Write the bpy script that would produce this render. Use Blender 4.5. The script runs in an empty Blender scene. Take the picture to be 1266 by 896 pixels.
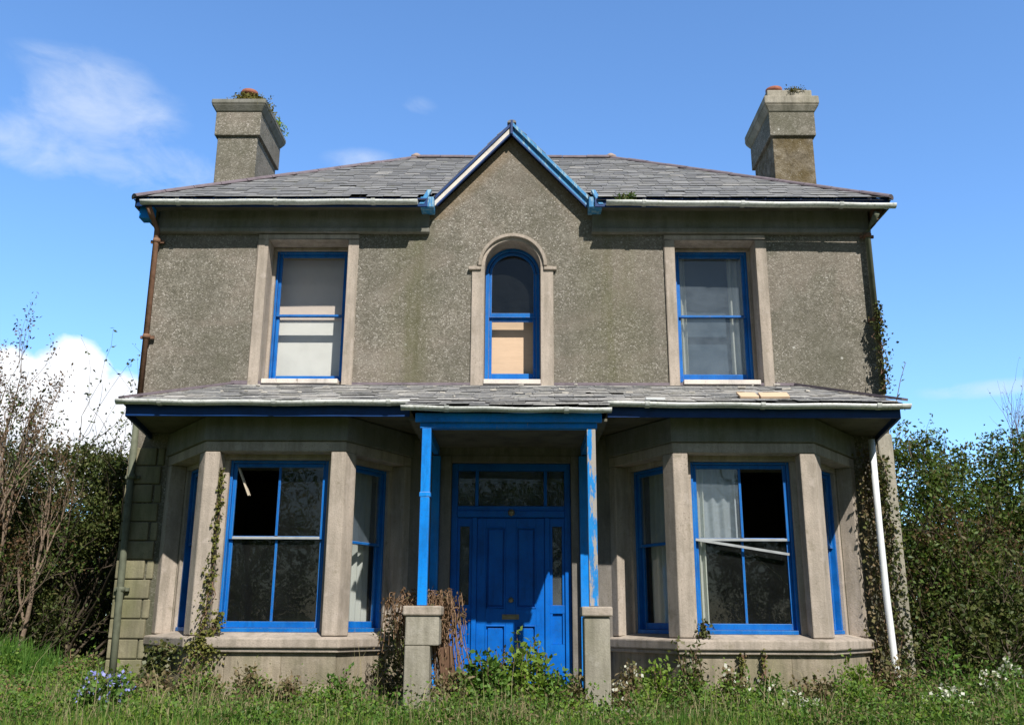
import bpy, math, random
import numpy as np
from mathutils import Vector, Matrix
from mathutils.geometry import delaunay_2d_cdt
random.seed(7); RNG = np.random.default_rng(11)
R = math.radians
scene = bpy.context.scene
COL = scene.collection

# ------------------------------------------------------------------ materials
class NT:
    def __init__(s, name):
        s.m = bpy.data.materials.new(name); s.m.use_nodes = True
        s.t = s.m.node_tree; s.t.nodes.clear()
        s.out = s.t.nodes.new('ShaderNodeOutputMaterial')
    def n(s, typ, **kw):
        nd = s.t.nodes.new('ShaderNode' + typ)
        for k, v in kw.items():
            if k in nd.bl_rna.properties and not isinstance(v, (bpy.types.NodeSocket,)) and k not in [i.name for i in nd.inputs]:
                setattr(nd, k, v)
            else:
                s.set(nd, k, v)
        return nd
    def set(s, nd, k, v):
        i = nd.inputs[k]
        if isinstance(v, bpy.types.NodeSocket): s.t.links.new(v, i)
        elif isinstance(v, (tuple, list)) and len(v) == 3 and i.type == 'RGBA': i.default_value = (*v, 1)
        else: i.default_value = v
    def link(s, a, b): s.t.links.new(a, b)
    def coord(s): return s.n('TexCoord').outputs['Object']
    def mapping(s, vec, sc):
        m = s.n('Mapping'); s.link(vec, m.inputs['Vector']); m.inputs['Scale'].default_value = sc; return m.outputs[0]
    def noise(s, vec, scale, detail=4, rough=.55, dist=0):
        nd = s.n('TexNoise'); s.link(vec, nd.inputs['Vector'])
        nd.inputs['Scale'].default_value = scale; nd.inputs['Detail'].default_value = detail
        nd.inputs['Roughness'].default_value = rough; nd.inputs['Distortion'].default_value = dist
        return nd.outputs['Fac']
    def vor(s, vec, scale, out='Color', feature='F1'):
        nd = s.n('TexVoronoi'); nd.feature = feature; s.link(vec, nd.inputs['Vector']); nd.inputs['Scale'].default_value = scale
        return nd.outputs[out]
    def ramp(s, fac, stops, interp='LINEAR'):
        nd = s.n('ValToRGB'); s.link(fac, nd.inputs[0]); cr = nd.color_ramp; cr.interpolation = interp
        while len(cr.elements) > 1: cr.elements.remove(cr.elements[-1])
        for i, (p, c) in enumerate(stops):
            e = cr.elements[0] if i == 0 else cr.elements.new(p)
            e.position = p
            if not isinstance(c, (tuple, list)): c = (c, c, c)
            e.color = (*c, 1)
        return nd.outputs[0]
    def math(s, op, a, b=None, c=None, clamp=False):
        nd = s.n('Math'); nd.operation = op; nd.use_clamp = clamp
        for i, v in enumerate((a, b, c)):
            if v is None: continue
            if isinstance(v, bpy.types.NodeSocket): s.link(v, nd.inputs[i])
            else: nd.inputs[i].default_value = v
        return nd.outputs[0]
    def mix(s, fac, a, b, bt='MIX'):
        nd = s.n('Mix'); nd.data_type = 'RGBA'; nd.blend_type = bt
        for k, v in ((0, fac), (6, a), (7, b)):
            if isinstance(v, bpy.types.NodeSocket): s.link(v, nd.inputs[k])
            elif k == 0: nd.inputs[0].default_value = v
            else: nd.inputs[k].default_value = (*v, 1)
        return nd.outputs[2]
    def sep(s, vec):
        nd = s.n('SeparateXYZ'); s.link(vec, nd.inputs[0]); return nd.outputs
    def bump(s, h, strength=.5, dist=.01, normal=None):
        nd = s.n('Bump'); s.link(h, nd.inputs['Height']); nd.inputs['Strength'].default_value = strength; nd.inputs['Distance'].default_value = dist
        if normal is not None: s.link(normal, nd.inputs['Normal'])
        return nd.outputs[0]
    def pbr(s, col, rough=.85, normal=None, spec=.3, metal=0):
        b = s.n('BsdfPrincipled')
        s.set(b, 'Base Color', col); s.set(b, 'Roughness', rough)
        b.inputs['Specular IOR Level'].default_value = spec; b.inputs['Metallic'].default_value = metal
        if normal is not None: s.link(normal, b.inputs['Normal'])
        s.link(b.outputs[0], s.out.inputs[0]); return b
    def edge(s, rad=.012):
        b = s.n('Bevel'); b.samples = 4; b.inputs['Radius'].default_value = rad
        d = s.n('VectorMath'); d.operation = 'DOT_PRODUCT'; s.link(b.outputs[0], d.inputs[0]); s.link(s.n('NewGeometry').outputs['Normal'], d.inputs[1])
        return s.math('SUBTRACT', 1.0, d.outputs['Value'], clamp=True)
    def island(s): return s.n('NewGeometry').outputs['Random Per Island']

def m_pebble(name='pebbledash', dark=1.0, house=True):
    s = NT(name); v = s.coord(); x, y, z = s.sep(v)
    big = s.noise(v, .9, 6, .62); mid = s.noise(v, 4.5, 6, .62); med = s.noise(v, 16, 4, .6)
    cell = s.vor(v, 64); cellr = s.sep(cell)[0]; dist = s.vor(v, 64, 'Distance'); fine = s.noise(v, 95, 3, .6)
    k = lambda r, g, b: (r*dark, g*dark, b*dark)
    c = s.ramp(cellr, [(0, k(.090, .083, .068)), (.45, k(.156, .144, .118)), (.8, k(.228, .212, .176)), (.95, k(.35, .325, .295)), (1, k(.46, .435, .40))])
    c = s.mix(s.ramp(dist, [(.4, 0), (.7, .4)]), c, k(.07, .062, .048))
    c = s.mix(s.ramp(fine, [(.3, .4), (.5, 0)]), c, k(.09, .082, .065))
    c = s.mix(s.ramp(med, [(.32, .5), (.5, 0)]), c, k(.10, .092, .07))
    c = s.mix(s.ramp(med, [(.53, 0), (.7, .45)]), c, k(.27, .25, .21))
    c = s.mix(s.ramp(big, [(.36, .6), (.58, 0)]), c, k(.10, .093, .074))
    pt = s.noise(v, .45, 5, .6, 1.2); c = s.mix(s.ramp(pt, [(.50, 0), (.56, .35)]), c, k(.20, .17, .145)); c = s.mix(s.ramp(pt, [(.36, .35), (.45, 0)]), c, k(.085, .085, .06))
    c = s.mix(s.ramp(big, [(.5, 0), (.75, .4)]), c, k(.225, .19, .16))
    c = s.mix(s.ramp(mid, [(.5, 0), (.72, .35)]), c, k(.24, .225, .195))
    c = s.mix(s.ramp(mid, [(.28, .4), (.45, 0)]), c, k(.09, .088, .06))
    # scattered pale lichen spots
    ld = s.vor(v, 3.1, 'Distance'); c = s.mix(s.ramp(s.math('ADD', ld, s.math('MULTIPLY', fine, .04)), [(.055, .8), (.085, 0)]), c, (.5, .49, .45))
    ld = s.vor(v, 9, 'Distance'); c = s.mix(s.math('MULTIPLY', s.ramp(ld, [(.07, .7), (.12, 0)]), s.ramp(mid, [(.45, 0), (.6, 1)])), c, (.45, .44, .38))
    st = s.noise(s.mapping(v, (4.5, 4.5, .35)), 1.0, 6, .65)
    # thin rain streaks
    c = s.mix(s.ramp(st, [(.58, 0), (.75, .5)]), c, k(.075, .07, .052))
    if house:
        def band(cx, w):
            d = s.math('ABSOLUTE', s.math('SUBTRACT', x, cx)); return s.math('SUBTRACT', 1.0, s.math('DIVIDE', d, w), clamp=True)
        g = s.math('ADD', band(1.35, .6), band(-1.32, .45), clamp=True)
        g = s.math('MULTIPLY', s.math('MULTIPLY', g, s.ramp(s.math('ADD', s.math('MULTIPLY', st, .6), s.math('MULTIPLY', mid, .4)), [(.36, .05), (.58, 1)])), .62)
        c = s.mix(g, c, (.10, .10, .045))
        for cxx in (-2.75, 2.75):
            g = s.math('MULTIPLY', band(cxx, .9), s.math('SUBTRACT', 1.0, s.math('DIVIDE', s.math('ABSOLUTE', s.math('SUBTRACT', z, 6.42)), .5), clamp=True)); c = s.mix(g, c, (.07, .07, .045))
        lo = s.math('MULTIPLY', s.math('SUBTRACT', 1.0, s.math('DIVIDE', s.math('SUBTRACT', z, .9), 2.7), clamp=True), .85)
        c = s.mix(s.math('MULTIPLY', lo, s.ramp(mid, [(.3, .6), (.6, 1)])), c, (.055, .062, .03))
        dz = s.math('SUBTRACT', s.math('SUBTRACT', 7.78, s.math('MULTIPLY', s.math('ABSOLUTE', x), 1.07)), z)
        rk = s.math('MULTIPLY', s.math('SUBTRACT', 1.0, s.math('DIVIDE', dz, .33), clamp=True), s.math('GREATER_THAN', z, 6.55))
        rk = s.math('MULTIPLY', rk, s.math('LESS_THAN', s.math('ABSOLUTE', x), 1.15))
        c = s.mix(s.math('MULTIPLY', rk, .55), c, (.26, .17, .085))
        # hairline cracks
        wv = s.n('VectorMath'); wv.operation = 'ADD'; nn = s.n('TexNoise'); nn.inputs['Scale'].default_value = 3; s.link(v, nn.inputs['Vector']); s.link(v, wv.inputs[0]); s.link(nn.outputs['Color'], wv.inputs[1])
        cr = s.vor(s.mapping(wv.outputs[0], (.7, .7, .45)), 1.0, 'Distance', 'DISTANCE_TO_EDGE')
        c = s.mix(s.math('MULTIPLY', s.ramp(cr, [(.003, .45), (.008, 0)]), s.ramp(big, [(.60, 0), (.66, 1)])), c, (.035, .03, .025))
    h = s.math('ADD', s.math('SUBTRACT', 1.0, dist), s.math('MULTIPLY', fine, .6))
    s.pbr(c, .95, s.bump(h, .45, .011), .12); return s.m

def m_stone(name, base=(.40, .335, .265), var=.35, joints=False, green=.0, grey=0.):
    s = NT(name); v = s.coord(); x, y, z = s.sep(v)
    n1 = s.noise(v, 1.7, 6, .6); n2 = s.noise(s.mapping(v, (9, 9, 1.1)), 1, 6, .65); n3 = s.noise(v, 60, 4, .7)
    b = Vector(base)
    c = s.ramp(n1, [(.25, tuple(b*.72)), (.5, tuple(b)), (.72, (b[0]*1.14, b[1]*1.12, b[2]*1.12))])
    c = s.mix(s.ramp(n2, [(.42, .0), (.62, var), (.8, var*1.5)]), c, (.115, .105, .08))
    c = s.mix(s.ramp(n3, [(.35, .35), (.6, 0)]), c, tuple(b*.5))
    blot = s.noise(v, 5.5, 5, .65)
    c = s.mix(s.ramp(blot, [(.56, 0), (.72, .5)]), c, (b[0]*1.2, b[1]*1.22, b[2]*1.3))
    c = s.mix(s.ramp(blot, [(.25, .55), (.4, 0)]), c, (.14, .125, .07))
    if green: 
        g = s.noise(s.mapping(v, (2.2, 2.2, 1.3)), 1, 4)
        c = s.mix(s.ramp(g, [(.4, 0), (.68, green)]), c, (.12, .13, .055))
    eg = s.math('MULTIPLY', s.ramp(s.edge(.03), [(.01, 0), (.12, 1)]), s.ramp(blot, [(.4, .15), (.6, .8)]))
    c = s.mix(s.math('MULTIPLY', eg, .6), c, (.12, .105, .075))
    dk = s.noise(s.mapping(v, (3, 3, .8)), 1.3, 5, .7); c = s.mix(s.ramp(dk, [(.54, 0), (.7, .55)]), c, (b[0]*.45, b[1]*.46, b[2]*.42))
    sp = s.vor(v, 26, 'Distance'); c = s.mix(s.math('MULTIPLY', s.ramp(sp, [(.12, .6), (.2, 0)]), s.ramp(n1, [(.5, 0), (.6, 1)])), c, (.09, .085, .06))
    h = s.math('ADD', n3, s.math('MULTIPLY', blot, 1.5))
    nrm = s.bump(h, .5, .009)
    if joints:
        br = s.n('TexBrick'); br.offset = .5
        u = s.math('ADD', x, s.math('MULTIPLY', y, .55))
        cmb = s.n('CombineXYZ'); s.link(u, cmb.inputs[0]); s.link(s.math('SUBTRACT', z, .0), cmb.inputs[1])
        s.link(cmb.outputs[0], br.inputs['Vector']); br.inputs['Scale'].default_value = 1
        br.inputs['Brick Width'].default_value = .62; br.inputs['Row Height'].default_value = .6; br.inputs['Mortar Size'].default_value = .004
        br.inputs['Color1'].default_value = (.85, .85, .85, 1); br.inputs['Color2'].default_value = (1.1, 1.08, 1.02, 1); br.inputs['Mortar'].default_value = (.5, .48, .42, 1)
        c = s.mix(.8, c, br.outputs['Color'], 'MULTIPLY')
    s.pbr(c, .92, nrm, .15); return s.m

def m_paint(name, col, peel=.25, under=(.34, .31, .27), rough=.5, chalk=(.10, .30, .60), ck=.35, wear=True):
    s = NT(name); v = s.coord()
    n1 = s.noise(s.mapping(v, (16, 16, 2.5)), 1, 8, .72); n2 = s.noise(v, 2.6, 5, .65); n3 = s.noise(v, 60, 4, .7); n4 = s.noise(s.mapping(v, (5, 5, 1)), 1.4, 6, .7)
    c0 = Vector(col)
    c = s.ramp(n2, [(.3, tuple(c0*.7)), (.5, tuple(c0)), (.75, (c0[0]*1.3+.004, c0[1]*1.25+.003, c0[2]*1.12))])
    c = s.mix(s.ramp(n4, [(.48, 0), (.72, ck)]), c, chalk)
    c = s.mix(s.ramp(n4, [(.28, .5), (.42, 0)]), c, (c0[0]*.35, c0[1]*.35, c0[2]*.35))
    ft = .75 - peel*.35
    f = s.ramp(n1, [(ft-.02, 0), (ft+.02, 1)])
    e = s.math('GREATER_THAN', s.math('ADD', s.ramp(s.edge(.012), [(.01, 0), (.15, .5)]), s.math('MULTIPLY', n1, .9)), .86 if peel < .7 else .75)
    if wear: f = s.math('MAXIMUM', f, s.math('MULTIPLY', e, .8))
    c = s.mix(f, c, under)
    c = s.mix(s.ramp(n3, [(.33, .35), (.45, 0)]), c, (.04, .05, .055))
    h = s.math('SUBTRACT', s.math('MULTIPLY', n1, .3), f)
    s.pbr(c, rough, s.bump(h, .35, .003), .22); return s.m

def m_slate(name='slate', tint=1.0, lich=.35, pale=(.30, .29, .27)):
    s = NT(name); v = s.coord(); r = s.island(); T = lambda a, b, c: (a*tint, b*tint, c*tint)
    c = s.ramp(r, [(0, T(.108, .111, .12)), (.25, T(.136, .139, .147)), (.7, T(.164, .166, .175)), (.93, T(.195, .197, .198)), (1, T(.27, .26, .25))])
    big = s.noise(s.mapping(v, (1, 1.6, 1.6)), 1.3, 6, .65); n = s.noise(s.mapping(v, (5, 9, 9)), 1, 7, .7); n2 = s.noise(v, 24, 6, .72)
    c = s.mix(s.ramp(big, [(.42, 0), (.68, lich)]), c, pale)
    c = s.mix(s.ramp(big, [(.3, .5), (.45, 0)]), c, T(.09, .092, .085))
    c = s.mix(s.ramp(n, [(.32, .5), (.5, 0)]), c, T(.07, .07, .068))
    c = s.mix(s.ramp(n2, [(.56, 0), (.66, lich)]), c, (pale[0]*1.25, pale[1]*1.27, pale[2]*1.2))
    c = s.mix(s.ramp(s.noise(v, 5, 6, .7), [(.58, 0), (.7, .6)]), c, (.12, .125, .055))
    s.pbr(c, .7, s.bump(n2, .4, .006), .3); return s.m

def m_plain(name, col, rough=.8, var=.3, scale=6, spec=.3, bump=.2, metal=0, streak=(1, 1, 1)):
    s = NT(name); v = s.mapping(s.coord(), streak); n = s.noise(v, scale, 6, .65); b = Vector(col)
    c = s.ramp(n, [(.25, tuple(b*(1-var))), (.5, tuple(b)), (.78, tuple(b*(1+var*.7)))])
    s.pbr(c, rough, s.bump(n, bump, .01), spec, metal); return s.m

def m_gutter():
    s = NT('gutter_paint'); v = s.coord(); n = s.noise(s.mapping(v, (1.2, 6, 6)), 1.5, 6, .7); n2 = s.noise(v, 30, 4, .7)
    c = s.ramp(n, [(.3, (.36, .38, .36)), (.5, (.60, .62, .60)), (.7, (.78, .79, .77))])
    c = s.mix(s.ramp(n2, [(.3, .6), (.5, 0)]), c, (.2, .22, .15))
    s.pbr(c, .45, s.bump(n2, .2, .004), .4); return s.m

def m_glass(name, dust=.1, dustcol=(.35, .37, .38), refl=1.5):
    s = NT(name); v = s.coord()
    gm = s.n('NewGeometry'); dp = s.n('VectorMath'); dp.operation = 'DOT_PRODUCT'; s.link(gm.outputs['Incoming'], dp.inputs[0]); s.link(gm.outputs['Normal'], dp.inputs[1])
    ff = s.math('ADD', s.math('MULTIPLY', s.math('POWER', s.math('SUBTRACT', 1.0, s.math('ABSOLUTE', dp.outputs['Value']), clamp=True), 5.0), .96), .04)
    n = s.noise(v, 1.5, 2); nb = s.bump(n, .12, .02)
    g = s.n('BsdfGlossy'); g.inputs['Roughness'].default_value = .015; g.inputs['Color'].default_value = (.95, .97, 1, 1); s.link(nb, g.inputs['Normal'])
    t = s.n('BsdfTransparent'); t.inputs['Color'].default_value = (.965, .975, .97, 1)
    d = s.n('BsdfDiffuse'); d.inputs['Color'].default_value = (*dustcol, 1)
    n2 = s.noise(v, 3.5, 6, .7)
    m1 = s.n('MixShader'); s.link(s.ramp(n2, [(.3, dust*.5), (.75, dust*1.5)]), m1.inputs[0]); s.link(t.outputs[0], m1.inputs[1]); s.link(d.outputs[0], m1.inputs[2])
    m2 = s.n('MixShader'); s.link(s.math('MULTIPLY', ff, refl, clamp=True), m2.inputs[0]); s.link(m1.outputs[0], m2.inputs[1]); s.link(g.outputs[0], m2.inputs[2])
    s.link(m2.outputs[0], s.out.inputs[0]); return s.m

def m_leaf(name, cols, rough=.5, trans=.35, spec=.3):
    s = NT(name); r = s.island()
    stops = [(i/(max(len(cols)-1, 1)), c) for i, c in enumerate(cols)]
    c = s.ramp(r, stops)
    p = s.n('BsdfPrincipled'); s.link(c, p.inputs['Base Color']); p.inputs['Roughness'].default_value = rough; p.inputs['Specular IOR Level'].default_value = spec
    t = s.n('BsdfTranslucent'); c2 = s.mix(1.0, c, (1.15, 1.2, .7), 'MULTIPLY'); s.link(c2, t.inputs['Color'])
    m = s.n('MixShader'); m.inputs[0].default_value = trans; s.link(p.outputs[0], m.inputs[1]); s.link(t.outputs[0], m.inputs[2])
    s.link(m.outputs[0], s.out.inputs[0]); return s.m

def m_ground():
    s = NT('ground_turf'); v = s.coord(); n = s.noise(v, .8, 6, .7); n2 = s.noise(v, 14, 6, .7)
    c = s.ramp(n, [(.3, (.035, .055, .014)), (.5, (.055, .09, .02)), (.7, (.09, .11, .035))])
    c = s.mix(s.ramp(n2, [(.45, .6), (.6, 0)]), c, (.06, .045, .028))
    s.pbr(c, .95, s.bump(n2, .6, .05), .1); return s.m

def m_chim():
    s = NT('mottled_chimney_render'); v = s.coord(); a = s.noise(v, 7, 6, .7); b = s.noise(v, 2.2, 5, .65); c3 = s.noise(v, 45, 4)
    c = s.ramp(a, [(.3, (.05, .042, .03)), (.45, (.15, .125, .09)), (.6, (.25, .215, .165)), (.75, (.34, .31, .26))])
    c = s.mix(s.ramp(b, [(.45, 0), (.62, .6)]), c, (.11, .08, .03)); c = s.mix(s.ramp(c3, [(.62, 0), (.7, .6)]), c, (.5, .48, .42))
    s.pbr(c, .95, s.bump(c3, .7, .02), .1); return s.m
M = dict(
    peb=m_pebble('pebbledash', 1.24), chim=m_pebble('chimney_render', 1.35, False), chimr=m_chim(),
    stone=m_stone('pale_stone', (.455, .39, .33)), frieze=m_stone('grey_render', (.25, .245, .225), .35, green=.3),
    plinth=m_stone('plinth_stone', (.40, .34, .265), .55, joints=True, green=.45),
    pier=m_stone('pier_render', (.39, .36, .3), .45, green=.3), dash=m_stone('smooth_render', (.23, .21, .19), .5),
    quoin=m_stone('mossy_quoin', (.30, .275, .18), .5, green=.7),
    blueshade=m_paint('window_blue_shaded', (.0, .125, .46), .18, (.3, .3, .3), .5, (.03, .22, .52), .4),  # blue paint with shade put into its colour for the recessed window frames
    blue=m_paint('blue_gloss_paint', (.0, .215, .72), .16), bluedk=m_paint('blue_door_paint', (.0, .12, .52), .05, rough=.42, chalk=(.01, .16, .52), ck=.3, wear=False),
    bluew=m_paint('weathered_blue_paint', (.04, .23, .50), .6, (.25, .42, .55)),
    bluep=m_paint('peeling_blue_paint', (.004, .22, .62), .72, (.36, .33, .3)),
    white=m_paint('old_white_paint', (.66, .61, .56), .3, (.25, .2, .16), chalk=(.6, .52, .46)), rail=m_plain('faded_rail', (.34, .36, .37), .6),
    navy=m_plain('navy_fascia', (.002, .035, .15), .5, .4),
    slate=m_slate('slate', 1.35, .4), slate2=m_slate('old_slate', 1.5, .9, (.52, .50, .47)), ridge=m_plain('ridge_tile', (.17, .14, .16), .8, .4, 9),
    under=m_plain('roof_felt', (.03, .03, .03), .9), gut=m_gutter(), soffit=m_plain('soffit_board', (.13, .12, .09), .85, .5, 4),
    terra=m_plain('terracotta', (.30, .11, .07), .8, .4, 12), board=m_plain('plywood', (.62, .45, .31), .85, .12, 3, streak=(1, 1, 6)),
    wboard=m_plain('pale_boarding', (.68, .56, .49), .85, .1, 3), curtain=m_leaf('curtain_cloth', [(.68, .69, .66), (.74, .75, .72)], .9, .35, .05),
    backing_sheet=m_plain('dark_blue_backing', (.045, .07, .10), .8, .2, 3), net=m_leaf('net_curtain_cloth', [(.42, .46, .5), (.46, .5, .54)], .9, .3, .05),
    glass=m_glass('window_glass', .02, (.2, .22, .22), .75), glassd=m_glass('dusty_glass', .13, (.28, .34, .40), 1.1), glasst=m_glass('fanlight_glass', .3, (.16, .18, .19), .6),
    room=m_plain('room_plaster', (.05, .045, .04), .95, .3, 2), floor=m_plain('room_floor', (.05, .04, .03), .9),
    rust=m_plain('rusty_iron', (.20, .11, .07), .85, .5, 12), pvc=m_plain('white_pipe', (.78, .80, .82), .4, .1, 3), greenpipe=m_plain('green_iron', (.12, .13, .09), .7, .4, 8),
    brass=m_plain('tarnished_brass', (.25, .22, .14), .45, .3, 9, metal=.6),
    wood=m_plain('bleached_wood', (.55, .47, .37), .9, .3, 8), brown=m_plain('rotten_wood', (.14, .08, .05), .9, .4, 8),
    bark=m_plain('pale_bark', (.23, .17, .125), .95, .5, 20), twig=m_plain('brown_twig', (.20, .125, .085), .9, .4, 14), dark=m_plain('dark_bark', (.09, .07, .05), .95, .4, 12),
    dead=m_plain('dead_stem', (.27, .17, .105), .95, .5, 10),
    ever=m_leaf('evergreen_leaf', [(.03, .048, .012), (.06, .085, .02), (.10, .125, .03), (.13, .115, .05)], .55, .25, .25),
    hedge=m_leaf('hedge_leaf', [(.03, .06, .012), (.055, .10, .02), (.10, .16, .03), (.14, .11, .05)], .5, .3, .3),
    hedgey=m_leaf('spring_leaf', [(.13, .10, .04), (.045, .085, .018), (.09, .155, .03), (.15, .21, .045), (.10, .09, .04)], .5, .35),
    brownleaf=m_leaf('brown_leaf', [(.09, .05, .025), (.14, .08, .04), (.07, .065, .025)], .7, .2),
    ivy=m_leaf('ivy_leaf', [(.09, .11, .02), (.16, .17, .04), (.22, .20, .06), (.06, .09, .02)], .5, .2), ivyd=m_leaf('dark_ivy_leaf', [(.03, .05, .012), (.07, .085, .02), (.12, .11, .04)], .45, .15, .4),
    weed=m_leaf('weed_leaf', [(.04, .10, .014), (.08, .17, .022), (.13, .24, .034), (.11, .17, .05)], .55, .3), weedb=m_leaf('dry_weed_leaf', [(.15, .12, .06), (.22, .16, .09), (.12, .14, .04), (.26, .20, .13)], .8, .2),
    weedy=m_leaf('yellow_green_leaf', [(.12, .20, .02), (.2, .30, .04), (.15, .24, .05)], .6, .35),
    grass=m_leaf('grass_blade', [(.045, .115, .015), (.085, .185, .025), (.14, .26, .035), (.19, .24, .05), (.24, .2, .1)], .6, .3),
    grassy=m_leaf('fresh_grass_blade', [(.05, .14, .02), (.09, .2, .03), (.14, .25, .05)], .5, .4),
    drygrass=m_leaf('dry_grass_blade', [(.28, .24, .13), (.36, .31, .18), (.22, .22, .09)], .8, .2),
    bluefl=m_leaf('bluebell_petal', [(.26, .28, .7), (.42, .44, .85)], .6, .3), whitefl=m_leaf('white_petal', [(.6, .62, .5), (.75, .75, .68)], .6, .3),
    moss=m_leaf('moss', [(.10, .09, .02), (.19, .16, .04), (.12, .13, .03)], .9, .1), soil=m_plain('red_soil', (.30, .14, .09), .95, .4, 20), ground=m_ground(),
)

# ------------------------------------------------------------------ object helpers
def tag(o, label=None, cat=None, group=None, kind=None):
    if label: o['label'] = label
    if cat: o['category'] = cat
    if group: o['group'] = group
    if kind: o['kind'] = kind
    return o
LOC = {}
def empty(name, loc):
    o = bpy.data.objects.new(name, None); COL.objects.link(o); o.location = loc; o.empty_display_size = .2
    LOC[o] = Vector(loc); return o
def link(name, me, mat, parent=None, origin=None):
    if origin is not None:
        me.transform(Matrix.Translation(-Vector(origin)))
    o = bpy.data.objects.new(name, me); COL.objects.link(o)
    if mat: me.materials.append(mat)
    if origin is not None: o.location = origin
    LOC[o] = Vector(origin) if origin is not None else Vector((0, 0, 0))
    if parent is not None:
        o.parent = parent
        w = LOC[parent]; o.matrix_parent_inverse = Matrix.Translation(-w)
    return o

class LF:   # local frame on a wall: a along it, w outwards, z up
    def __init__(s, o=(0, 0), u=(1, 0)):
        s.o = Vector((o[0], o[1], 0)); s.u = Vector((u[0], u[1], 0)).normalized(); s.n = Vector((s.u.y, -s.u.x, 0))
    def __call__(s, a, w, z): return s.o + s.u*a + s.n*w + Vector((0, 0, z))
FRONT = LF()

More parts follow.
